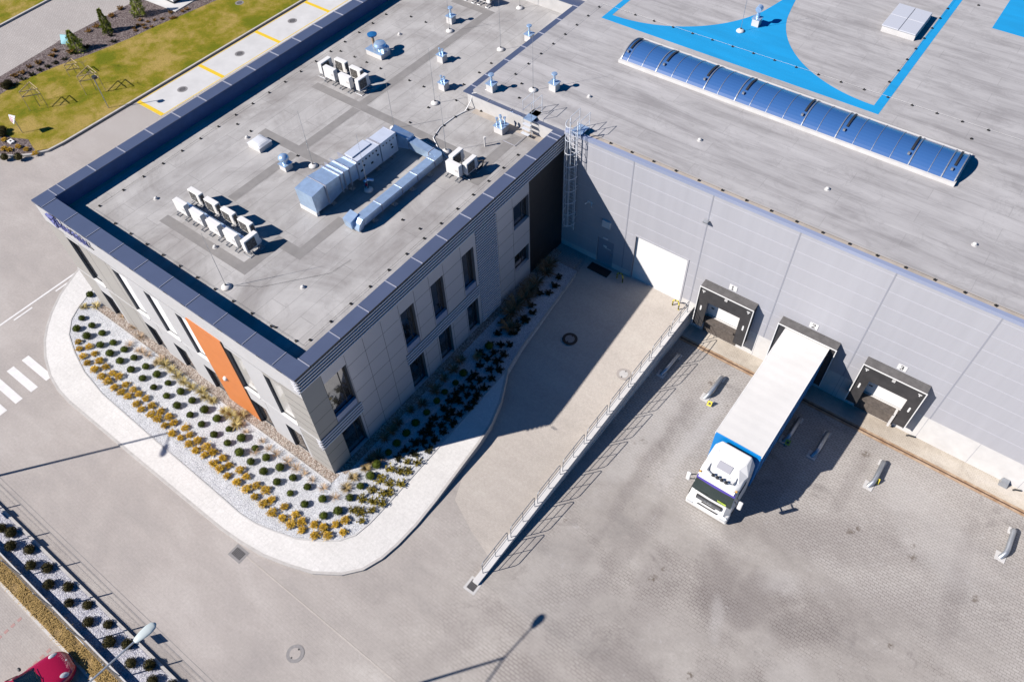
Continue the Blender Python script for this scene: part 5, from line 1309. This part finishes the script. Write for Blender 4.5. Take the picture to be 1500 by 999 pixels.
# ------------------------------------------------------------------ street lamps (one seen, others known by their shadows)
def street_lamp(x, y, h, arms, label):
    t = thing('street_lamp', (x, y, 0), label, 'street lamp')
    obj('pole', MB().tube([(x, y, 0), (x, y, h)], .09, 12, r1=.055), M['galvr'], t, smooth=True)
    for ax, ay in arms:
        d = Vector((ax, ay)).normalized()
        obj('arm', MB().tube([(x, y, h-.05), (x+ax*.85, y+ay*.85, h+.03)], .035, 8), M['galvr'], t, smooth=True)
        m = MB(); m.lathe((0, 0, 0), [(.05, -.42), (.11, -.36), (.17, -.1), (.19, .12), (.15, .32), (.04, .42)], 16, sx=.38, sy=1.0)
        m.xf(Matrix.Translation((x+ax, y+ay, h+.03)) @ Matrix.Rotation(atan2(d.y, d.x)-pi/2, 4, 'Z') @ Matrix.Rotation(-pi/2, 4, 'X') @ Matrix.Rotation(pi/2, 4, 'Z'))
        obj('lamp_head', m, mat('lamp_head_grey', (.55, .62, .62), .4), t, smooth='all')
street_lamp(4.64, -13.05, 10.6, [(.21, 2.18), (-.05, -2.0)], 'grey double armed street lamp whose head hangs over the south bed')
street_lamp(-17.6, -14.3, 10.6, [(.6, -1.0)], 'grey street lamp out of frame whose long shadow crosses the road')

# ------------------------------------------------------------------ low wall with fence, south-west
lw = thing('low_wall', (-10, -13.2, 0), 'low concrete wall between the south gravel bed and the dry grass', 'wall')
obj('wall_body', MB().box(-60, 25, -13.24, -13.16, -.1, .36), M['conc'], lw)
fe = thing('mesh_fence', (-8, -13.2, .36), 'thin grey mesh fence with small sign plates standing on the low wall', 'fence')
for k in range(13):
    x = -22.03+2.68*k; obj('post', MB().box(x-.025, x+.025, -13.225, -13.175, .36, 2.06), M['galvr'], fe)
m = MB()
for z in (.7, 1.0, 1.3, 1.6, 1.9): m.box(-22.1, 10, -13.203, -13.197, z-.003, z+.003)
for k in range(320): m.box(-22.1+.1*k-.002, -22.1+.1*k+.002, -13.202, -13.198, .55, 1.9)
obj('mesh', m, M['galvr'], fe)
for x0, z0, z1 in ((-2.24, 1.85, 2.2), (-10.65, 1.2, 1.64), (-13.4, 1.2, 1.64)):
    obj('sign_plate', MB().box(x0-.3, x0+.3, -13.17, -13.15, z0, z1), M['white'], fe)

# ------------------------------------------------------------------ north-west small things
kb = thing('gate_kiosk', (-48.6, 28, 0), 'small white kiosk on a grey paved corner at the top left edge', 'kiosk')
obj('kiosk_slab', MB().prism([(-51, 25.28), (-45.86, 25.6), (-46.05, 29), (-46.4, 36), (-51, 36)], 0, .17), M['slab'], kb)
obj('wall', MB().box(-50.5, -47.05, 26.4, 33, .1, 3.0), M['white'], kb)
obj('plinth', MB().box(-50.52, -47.03, 26.38, 33.02, .1, .35), M['dark'], kb)
obj('roof', MB().box(-50.8, -46.8, 26.1, 33.3, 3.0, 3.15), M['inner'], kb)
sb = thing('sign_board', (-41.1, 6.9, .12), 'folded white board with pink lettering on a pole in the lawn', 'sign')
obj('post', MB().tube([(-41.3, 7.1, .1), (-41.3, 7.1, 1.5)], .03, 6), M['galvr'], sb)
bd = obj('board', MB().hexa([(-41.55, 6.88, 1.3), (-40.85, 6.78, 1.3), (-40.85, 6.84, 1.3), (-41.55, 6.94, 1.3), (-41.55, 6.98, 1.75), (-40.95, 7.16, 1.75), (-40.95, 7.22, 1.75), (-41.55, 7.04, 1.75)]), M['white'], sb)
m = MB()
for k in range(3): m.hexa([(-41.45, 6.87+.03*k+.02*k, 1.38+.12*k), (-40.98, 6.80+.06*k+.02*k, 1.38+.12*k), (-40.98, 6.82+.06*k+.02*k, 1.38+.12*k), (-41.45, 6.89+.05*k, 1.38+.12*k), (-41.45, 6.87+.05*k, 1.42+.12*k), (-40.98, 6.81+.08*k, 1.42+.12*k), (-40.98, 6.83+.08*k, 1.42+.12*k), (-41.45, 6.90+.05*k, 1.42+.12*k)])
obj('lettering', m, M['pink'], bd)
tag(obj('leaning_board', MB().hexa([(-50.1, 16.35, .1), (-49.4, 16.75, .1), (-49.42, 16.8, .1), (-50.12, 16.4, .1), (-50.3, 16.7, .75), (-49.55, 17.05, .75), (-49.58, 17.1, .75), (-50.33, 16.75, .75)]), M['cyan']), 'pale blue board leaning beside the first conifer at the road', 'board')
t = thing('cable_box', (-40.95, 5.95, .1), 'small white square box with a dark hole in the mulch', 'box')
obj('box_rim', MB().box(-41.25, -40.7, 5.75, 6.1, .1, .22), M['white'], t); obj('box_hole', MB().box(-41.08, -40.88, 5.86, 5.99, .218, .224), M['black'], t)
fp_ = thing('flood_lamp', (-38.37, 12.99, .12), 'slim pole with a small dark floodlight at the lawn edge', 'lamp')
obj('pole', MB().tube([(-38.37, 12.99, .1), (-38.37, 12.99, 3.0)], .035, 8), M['galvr'], fp_); obj('lamp_head', MB().box(-38.3, -37.95, 12.85, 13.15, 2.9, 3.1), M['dark'], fp_)

# ------------------------------------------------------------------ plants
def leafball(r, n, size, flat=.85, rs=1, core=True, spike=0, jit=.25):
    rr = random.Random(rs); m = MB()
    if core: m.lathe((0, 0, 0), [(r*.3, 0), (r*.75, r*.25), (r*.82, r*.7*flat), (r*.6, r*1.25*flat), (r*.2, r*1.55*flat)], 10)
    for k in range(n):
        u = rr.uniform(-.25, 1); a = rr.uniform(0, 2*pi); q = sqrt(max(0, 1-u*u)); rad = r*rr.uniform(1-jit, 1.03)
        d = Vector((q*cos(a), q*sin(a), u*flat)); p = d*rad+Vector((0, 0, r*.72*flat))
        t1 = d.cross(Vector((rr.uniform(-1, 1), rr.uniform(-1, 1), rr.uniform(-1, 1)))).normalized(); t2 = d.cross(t1).normalized()
        s_ = size*rr.uniform(.6, 1.3); e = d*s_*(.5+spike)
        m.face([p-t1*s_*.4, p+t1*s_*.4, p+t1*s_*.1+e+t2*s_*.3*rr.uniform(-1, 1), p-t1*s_*.15+e])
    return m
def spiky(r, n, ln, rs, h=.32, curve=.5, width=.03, up=.6):
    rr = random.Random(rs); m = MB()
    for k in range(n):
        a = rr.uniform(0, 2*pi); l = ln*rr.uniform(.6, 1.1); ev = rr.uniform(.25, up+.4); b = Vector((cos(a)*r*.2*rr.random(), sin(a)*r*.2*rr.random(), .02))
        d = Vector((cos(a)*cos(ev), sin(a)*cos(ev), sin(ev))); p1 = b+d*l*.6; p2 = b+d*l+Vector((cos(a), sin(a), -1))*l*.2*curve
        s_ = Vector((-sin(a), cos(a), 0))*width*rr.uniform(.7, 1.3)
        m.face([b-s_*.5, b+s_*.5, p1+s_, p1-s_]); m.face([p1-s_, p1+s_, p2])
    return m
def clump(r, nb_, nl, rs, leaf=.06, h=.25):       # several bushy shoots, uneven outline
    rr = random.Random(rs); m = MB()
    for k in range(nb_):
        a = 2*pi*k/nb_+rr.uniform(-.3, .3); l = r*rr.uniform(.65, 1.1); tip = Vector((cos(a)*l, sin(a)*l, h*rr.uniform(.5, 1.1)))
        for q in range(nl):
            t_ = rr.uniform(.1, 1); p = tip*t_+Vector((rr.uniform(-1, 1), rr.uniform(-1, 1), rr.uniform(-.3, 1)))*leaf*1.0
            u = Vector((rr.uniform(-1, 1), rr.uniform(-1, 1), rr.uniform(-.2, 1))).normalized(); v = u.cross(Vector((rr.uniform(-1, 1), rr.uniform(-1, 1), rr.uniform(-1, 1)))).normalized(); s_ = leaf*rr.uniform(.6, 1.2)
            m.face([p-v*s_*.45, p+v*s_*.45, p+u*s_*1.2+v*s_*.2, p+u*s_*1.2-v*s_*.2])
    return m
def joinmb(a, b):
    k = len(a.v); a.v += b.v; a.f += [tuple(i+k for i in f) for f in b.f]; a.m += b.m; return a
def leafmat(name, a, b):
    g = NG(name, .8, .2); oi = g.n.new('ShaderNodeObjectInfo')
    n_ = g.noise(14, 3, .7); c = g.ramp(n_, [(.3, a), (.7, b)])
    c = g.mix(1, c, g.ramp(oi.outputs['Random'], [(0, .78), (1, 1.2)]), 'MULTIPLY')
    g.out(c); return g.m
LM = dict(box=leafmat('boxwood_leaves', (.05, .075, .006), (.14, .17, .02)), gold=leafmat('golden_leaves', (.60, .35, .018), (1.15, .74, .10)), goldg=leafmat('olive_gold_leaves', (.16, .12, .012), (.42, .34, .05)),
          jun=leafmat('dark_shrub_leaves', (.02, .022, .008), (.055, .05, .018)), tuft=leafmat('straw_grass', (.30, .20, .07), (.62, .48, .24)), tuftg=leafmat('green_straw_grass', (.40, .31, .09), (.72, .58, .26)), tufts=leafmat('dark_straw_grass', (.13, .08, .04), (.36, .25, .14)),
          dbox=leafmat('dark_boxwood_leaves', (.035, .032, .008), (.085, .07, .02)), con=leafmat('conifer_leaves', (.16, .22, .02), (.42, .46, .07)), rust=leafmat('rusty_leaves', (.20, .09, .02), (.42, .24, .06)), dry=leafmat('dry_twigs', (.42, .27, .14), (.66, .48, .32)))
def meshes(kind, fn, k=4):
    out = []
    for i in range(k):
        o = obj('tmp', fn(i), LM[kind]); out.append(o.data); bpy.data.objects.remove(o)
    return out
PM = dict(box=meshes('box', lambda i: leafball(.20+.012*i, 620, .045, .9, 10+i)),
          gold=meshes('gold', lambda i: joinmb(leafball(.19+.012*i, 420, .06, .75, 20+i, core=False, jit=.55), clump(.27+.015*i, 11, 26, 25+i, .04, .16))), goldg=meshes('goldg', lambda i: clump(.25+.02*i, 6+i, 50, 30+i, .05, .18)),
          jun=meshes('jun', lambda i: clump(.30+.02*i, 6, 60, 40+i, .06, .16)), tuft=meshes('tuft', lambda i: spiky(.1, 130, .36+.04*i, 50+i, width=.009)), tuftg=meshes('tuftg', lambda i: spiky(.1, 130, .32+.03*i, 60+i, width=.010)), tufts=meshes('tufts', lambda i: spiky(.1, 110, .36+.04*i, 66+i, width=.010)),
          dbox=meshes('dbox', lambda i: leafball(.25+.012*i, 620, .05, .95, 70+i)), rust=meshes('rust', lambda i: clump(.26+.02*i, 7, 55, 80+i, .06, .2)), dry=meshes('dry', lambda i: spiky(.1, 60, .34+.04*i, 90+i, width=.007)))
placed = {}
def plant(kind, name, x, y, z, label, cat, group, s=1.0, mind=.22):
    for (a, b) in placed.get(kind, []):
        if hypot(a-x, b-y) < mind: return
    placed.setdefault(kind, []).append((x, y))
    o = bpy.data.objects.new(name, R.choice(PM[kind])); col.objects.link(o); o.location = (x, y, z); o.rotation_euler = (0, 0, R.uniform(0, 6.28)); q = s*R.uniform(.88, 1.12); o.scale = (q, q, q*R.uniform(.9, 1.1))
    tag(o, label, cat, group)
PD = {'balls':[(-17.86,-2.13),(-17.37,-1.56),(-16.36,-1.48),(-16.81,-2.18),(-15.35,-1.52),(-15.82,-2.17),(-14.73,-2.18),(-14.19,-1.52),(-13.17,-1.5),(-13.65,-2.17),(-12.57,-2.19),(-12.13,-1.5),(-11.46,-2.13),(-11.01,-1.46),(-10.4,-2.21),(-9.97,-1.47),(-9.3,-2.17),(-8.87,-1.47),(-8.26,-2.2),(-7.82,-1.44),(-7.15,-2.23),(-6.76,-1.5),(-6.12,-2.15),(-5.71,-1.49),(-5.1,-2.16),(-4.63,-1.47),(-4.17,-2.19),(-3.68,-1.52),(-3.15,-2.18),(-21.96,-0.03),(-20.68,-1.52),(-20.18,-2.22),(-19.61,-1.51),(-19.14,-2.2),(-18.58,-1.5),(-17.38,-1.53),(-2.61,-1.5),(-2.1,-2.19),(-1.59,-1.51),(-1.05,-2.23),(-0.57,-1.44),(0.03,-2.23),(0.58,-1.47),(1.3,-2.11),(1.73,-1.48),(1.69,-0.58),(1.67,0.24),(1.7,0.98),(1.53,1.67)],'sballs':[(1.52,2.61),(1.5,3.3),(1.5,4.09),(1.48,4.89),(1.53,5.78),(1.51,6.69),(1.47,7.44),(1.58,8.29),(1.53,9.07),(1.54,11.52)],'gold':[(-19.21,-2.77),(-18.35,-2.6),(-18.7,-3.05),(-17.63,-2.74),(-18.01,-3.26),(-16.89,-2.89),(-17.38,-3.41),(-16.2,-2.94),(-16.57,-3.45),(-15.45,-2.98),(-15.78,-3.52),(-14.92,-2.91),(-15.18,-3.5),(-14.12,-3.03),(-14.48,-3.55),(-13.43,-3.0),(-13.87,-3.51),(-12.92,-2.99),(-13.29,-3.46),(-12.32,-2.95),(-12.48,-3.5),(-11.64,-3.06),(-11.92,-3.57),(-10.89,-2.99),(-11.15,-3.45),(-10.21,-2.96),(-10.61,-3.42),(-9.65,-3.05),(-9.93,-3.47),(-8.86,-2.89),(-9.16,-3.55),(-8.28,-3.03),(-8.55,-3.46),(-7.6,-3.01),(-7.86,-3.44),(-6.89,-3.01),(-7.22,-3.48),(-6.33,-3.0),(-6.59,-3.4),(-5.62,-2.92),(-5.79,-3.44),(-5.01,-3.02),(-5.22,-3.45),(-4.27,-2.88),(-4.58,-3.51),(-3.69,-2.93),(-3.84,-3.45),(-2.85,-2.97),(-3.12,-3.43),(-2.24,-2.87),(-2.42,-3.48),(-1.6,-3.06),(-1.74,-3.47),(-1.0,-3.55),(-2.23,-2.86),(-1.52,-3.0),(-1.77,-3.47),(-0.74,-2.94),(-0.97,-3.5),(0.06,-2.91),(-0.33,-3.45),(0.27,-3.42),(0.6,-3.01),(0.94,-3.31),(1.25,-2.73),(1.79,-2.58),(1.69,-3.14),(2.13,-2.07),(2.24,-2.75),(2.38,-1.62),(2.74,-2.16)],'goldg':[(2.29,-0.99),(2.67,-0.84),(3.1,-0.4),(3.28,0.18),(2.82,-0.03),(2.31,0.45),(2.89,0.61),(3.12,0.85),(2.8,1.27),(3.31,1.58),(2.24,1.17),(2.25,1.89),(2.78,2.1),(3.12,2.38),(2.71,2.77),(3.18,3.07),(2.24,-0.25),(3.09,-1.17),(2.81,-0.05),(3.04,-1.27)],'jun':[(2.14,3.27),(2.62,3.4),(2.14,2.68),(3.15,4.02),(3.04,4.7),(2.56,4.24),(2.25,3.91),(2.51,4.85),(2.15,4.64),(3.11,5.4),(2.72,5.63),(2.23,5.25),(3.18,6.11),(2.62,6.23),(2.11,5.79),(3.09,6.79),(2.58,6.68),(2.14,6.56),(3.2,7.4),(2.5,7.44),(2.05,7.16),(3.19,7.92),(2.63,8.04),(2.08,7.71),(3.12,8.34),(3.11,8.96),(2.55,8.64),(2.08,8.3),(3.06,9.8),(2.58,9.29),(2.08,8.97),(3.05,10.52),(2.57,10.26),(2.07,9.42),(2.56,10.99),(1.99,10.75),(1.88,10.1),(2.62,11.54),(2.01,11.35),(1.42,10.85),(2.42,12.36),(1.99,12.02),(1.74,18.52),(1.96,17.8),(1.94,17.12),(1.51,16.72),(2.11,15.19),(2.13,14.39),(1.66,15.61),(1.79,13.89),(2.09,13.21),(2.36,12.29),(1.16,13.98),(1.44,11.63),(2.35,12.36),(1.29,12.65),(2.04,13.71),(1.98,14.56),(1.04,13.54)],'tg':[(-13.38,-0.77),(-12.79,-0.76),(-12.13,-0.87),(-11.5,-0.91),(-10.78,-0.88),(-10.03,-0.74),(-9.55,-0.87),(-9.0,-0.79),(-7.89,-0.84),(-7.4,-0.79),(-6.85,-0.86),(-6.66,-1.09),(-21.41,-0.88),(-20.84,-0.39)],'tl':[(1.0,0.38),(1.18,1.18),(1.1,-0.28),(1.42,10.51),(-6.88,-0.43),(-13.91,-0.9)],'ts':[(1.2,2.1),(0.74,3.19),(0.68,4.32),(0.71,5.38),(0.93,6.08),(0.91,7.23),(0.85,8.13),(0.86,8.96),(0.79,9.73),(1.03,1.7),(0.75,3.78)],'tb':[(0.81,18.42),(0.63,19.09),(0.87,16.53),(1.04,15.89),(1.01,14.39),(0.88,17.3),(0.93,15.07),(1.62,13.39)],'dry':[(-15.72,-1.07),(-14.87,-0.9),(-6.44,-0.86),(-5.9,-1.06),(-4.69,-0.92),(-4.49,-1.64),(-14.0,-0.61),(-16.45,-1.07),(-15.32,-0.96),(-4.8,-1.0),(-4.03,-1.03),(-3.44,-1.03),(-1.87,-1.01),(-1.34,-0.97),(-0.7,-0.98),(0.13,-0.98),(0.99,-1.02),(-2.61,-0.99),(-20.92,0.23),(-19.8,0.27),(-18.76,0.07),(-17.42,-0.08),(-16.43,-0.27)],'south':[(-11.16,-12.25),(-10.49,-12.66),(-9.55,-12.21),(-8.73,-12.63),(-7.94,-12.22),(-7.12,-12.66),(-6.23,-12.17),(-5.52,-12.61),(-4.7,-12.14),(-3.95,-12.6),(-3.08,-12.11),(-2.31,-12.56),(-1.53,-12.13),(-0.71,-12.55),(0.09,-12.09),(0.74,-12.44),(1.64,-12.07),(-11.82,-12.42)],'m1':[(-47.71,16.14),(-47.58,17.36),(-47.62,15.08),(-47.73,14.27),(-47.84,13.56),(-47.95,12.86),(-47.92,12.08),(-47.96,11.26),(-47.69,10.39),(-46.39,19.22),(-47.46,19.67)],'m2':[(-48.93,14.75),(-49.49,15.32),(-48.95,13.45),(-49.09,12.63),(-48.77,11.76),(-48.94,11.12),(-48.45,9.79),(-49.84,19.86),(-49.79,18.99),(-50.23,21.75),(-50.58,22.99),(-48.15,16.03)],'m3':[(-41.57,5.73),(-40.1,5.27),(-40.53,5.11),(-39.85,5.88),(-39.05,6.06),(-38.02,6.18)],'m4':[(-39.41,4.51),(-38.51,5.13),(-42.28,5.99),(-42.69,6.32),(-47.89,9.74),(-48.08,10.12)],'m5':[(-45.02,24.85),(-45.18,24.61),(-45.83,24.05),(-46.24,23.51),(-46.56,23.04),(-46.5,22.44),(-46.8,22.11),(-45.59,22.66),(-45.9,22.2),(-46.73,21.64),(-46.05,25.22),(-45.33,25.97),(-45.31,26.39),(-47.38,22.75),(-46.22,21.47)]}
BZ = .12
for x, y in PD['balls']: plant('box', 'box_shrub', x, y, BZ, 'round green clipped shrub in the sunny white gravel bed', 'shrub', 'round clipped shrubs in the sunny bed')
for x, y in PD['sballs']: plant('box', 'box_shrub', x, y, BZ, 'round clipped shrub in the shaded bed along the side wall', 'shrub', 'round clipped shrubs in the shaded bed')
for x, y in PD['gold']: plant('gold', 'golden_shrub', x, y, BZ, 'golden yellow shrub in the band beside the white pavement', 'shrub', 'golden shrubs along the pavement')
for x, y in PD['goldg']: plant('goldg', 'sprawling_shrub', x, y, BZ, 'thin olive yellow shrub at the corner of the sunny bed', 'shrub', 'olive shrubs at the bed corner')
for x, y in PD['jun']: plant('jun', 'sprawling_shrub', x, y, BZ, 'dark star shaped shrub in the shaded white gravel', 'shrub', 'dark spreading shrubs in the shaded bed')
for x, y in PD['tg']: plant('tuftg', 'grass_tuft', x, y, BZ, 'green and straw grass tuft beside the pebble strip', 'grass tuft', 'grass tufts below the front wall', 1.15)
for x, y in PD['tl']: plant('tuft', 'grass_tuft', x, y, BZ, 'pale straw grass tuft near the office corner', 'grass tuft', 'straw tufts near the corner')
for x, y in PD['ts']: plant('tufts', 'grass_tuft', x, y, BZ, 'grass tuft in the shade along the side wall', 'grass tuft', 'shaded grass tufts', 1.2)
for x, y in PD['tb']: plant('tufts', 'grass_tuft', x, y, BZ, 'tall dry grass tuft in the dark corner bed', 'grass tuft', 'tall dry tufts in the corner bed', 2.0)
for x, y in PD['dry']: plant('dry', 'dry_tuft', x, y, BZ, 'bare dry tuft in the white gravel', 'grass tuft', 'bare dry tufts')
for x, y in PD['south']: plant('dbox', 'box_shrub', x, y, .02, 'round dark shrub in the gravel bed by the low wall', 'shrub', 'round shrubs in the south bed')
for x, y in PD['m1']: plant('jun', 'sprawling_shrub', x, y, .1, 'dark low shrub in the brown mulch', 'shrub', 'dark shrubs in the mulch')
for x, y in PD['m2']: plant('rust', 'rusty_shrub', x, y, .1, 'rusty brown shrub along the road edge of the mulch', 'shrub', 'rusty shrubs in the mulch')
for x, y in PD['m3']: plant('gold', 'golden_shrub', x, y, .1, 'golden shrub at the lower tip of the island', 'shrub', 'golden shrubs at the island tip')
for x, y in PD['m4']: plant('dbox', 'box_shrub', x, y, .1, 'dark round shrub at the edge of the island', 'shrub', 'dark shrubs on the island edge', 1.2)
for x, y in PD['m5']: plant('rust', 'rusty_shrub', x, y, .1, 'small rusty shrub in the mulch near the kiosk', 'shrub', 'rusty shrubs near the kiosk', .7)
# dry grass on the bank: one uncountable mass of blades
rr = random.Random(5); m = MB()
for k in range(9000):
    x = rr.uniform(-13, 4.5); y = rr.uniform(-13.98, -13.26); a = rr.uniform(0, 6.28); l = rr.uniform(.10, .26); z = .19
    n_ = mnoise.noise(Vector((x*1.3, y*2, 0)))
    if n_ < -.28: continue
    dx, dy = cos(a), sin(a); s_ = .012
    m.face([(x-dy*s_, y+dx*s_, z), (x+dy*s_, y-dx*s_, z), (x+dx*l*.5, y+dy*l*.5, z+l*.6)])
    m.face([(x+dx*l*.5-dy*s_, y+dy*l*.5+dx*s_, z+l*.58), (x+dx*l*.5+dy*s_, y+dy*l*.5-dx*s_, z+l*.58), (x+dx*l, y+dy*l, z+l*.45)])
struct(obj('dry_grass', m, leafmat('dry_bank_grass', (.32, .20, .06), (.66, .46, .18))), 'stuff', 'long dry yellow grass on the bank')
# conifers
def conifer(x, y, h, r, seed, label):
    t = thing('conifer_tree', (x, y, .1), label, 'tree')
    obj('trunk', MB().tube([(x, y, .05), (x, y, h*.95)], .05, 8, r1=.01), mat('bark', (.10, .07, .05), .9), t)
    rr = random.Random(seed); m = MB()
    for k in range(2600):
        v = rr.random()**1.25; z = .1+v*h*.97; rad = r*(.12+(1-v)**.8)*(.85+.18*sin(z*9+seed))*(.8+.4*rr.random()); a = rr.uniform(0, 6.28)
        rad *= (.35+.65*rr.random()**.4)*(1+.25*sin(a*3+z*4))
        p = Vector((x+cos(a)*rad, y+sin(a)*rad, z)); u = Vector((cos(a), sin(a), rr.uniform(-.1, .9))).normalized(); v_ = u.cross(Vector((rr.uniform(-1, 1), rr.uniform(-1, 1), rr.uniform(-1, 1)))).normalized(); s_ = rr.uniform(.05, .12)
        m.face([p-v_*s_*.4, p+v_*s_*.4, p+u*s_*1.3])
    obj('crown', m, LM['con'], t)
conifer(-47.95, 16.6, 1.9, .66, 1, 'bushy young conifer nearest the pale blue board')
conifer(-48.25, 20.0, 2.2, .45, 2, 'narrow young conifer, middle of the three in the mulch')
conifer(-48.2, 23.4, 2.7, .6, 3, 'tall young conifer in the mulch beside the kiosk')
def sapling(x, y, rx, ry, hh, label, seed):
    t = thing('staked_sapling', (x, y, .12), label, 'tree')
    obj('trunk', MB().tube([(x, y, .1), (x+.03, y, 1.6), (x, y+.03, 2.9)], .025, 6, r1=.008), M['iron'], t)
    rr = random.Random(seed)
    m = MB()
    for k in range(16):
        z = rr.uniform(1.4, 2.8); a = rr.uniform(0, 6.28); l = rr.uniform(.25, .6); m.tube([(x, y, z), (x+cos(a)*l, y+sin(a)*l, z+l*.7)], .006, 4)
    obj('branch', m, M['iron'], t)
    P3 = [(x+rx*cos(a), y+ry*sin(a)) for a in (.4, 2.5, 4.6)]
    for p in P3: obj('stake', MB().tube([(p[0], p[1], .1), (p[0], p[1], hh)], .022, 6), M['wood'], t)
    m = MB()
    for i in range(3):
        a, b = P3[i], P3[(i+1) % 3]
        for z in (hh-.04, hh-.5): m.box(0, hypot(b[0]-a[0], b[1]-a[1]), -.015, .015, z-.03, z+.03)
        k0 = len(m.v)-16; m.xf(Matrix.Translation((a[0], a[1], 0)) @ Matrix.Rotation(atan2(b[1]-a[1], b[0]-a[0]), 4, 'Z'), k0)
    obj('crossbar', m, M['wood'], t)
sapling(-43.3, 9.9, .8, .8, 1.9, 'bare sapling inside a three post timber frame near the island tip', 3)
sapling(-41.3, 13.9, .85, .9, 1.9, 'bare sapling inside a three post timber frame in mid lawn', 4)
sapling(-44.9, 14.4, .6, .6, 1.2, 'bare sapling with short stakes near the mulch edge', 5)
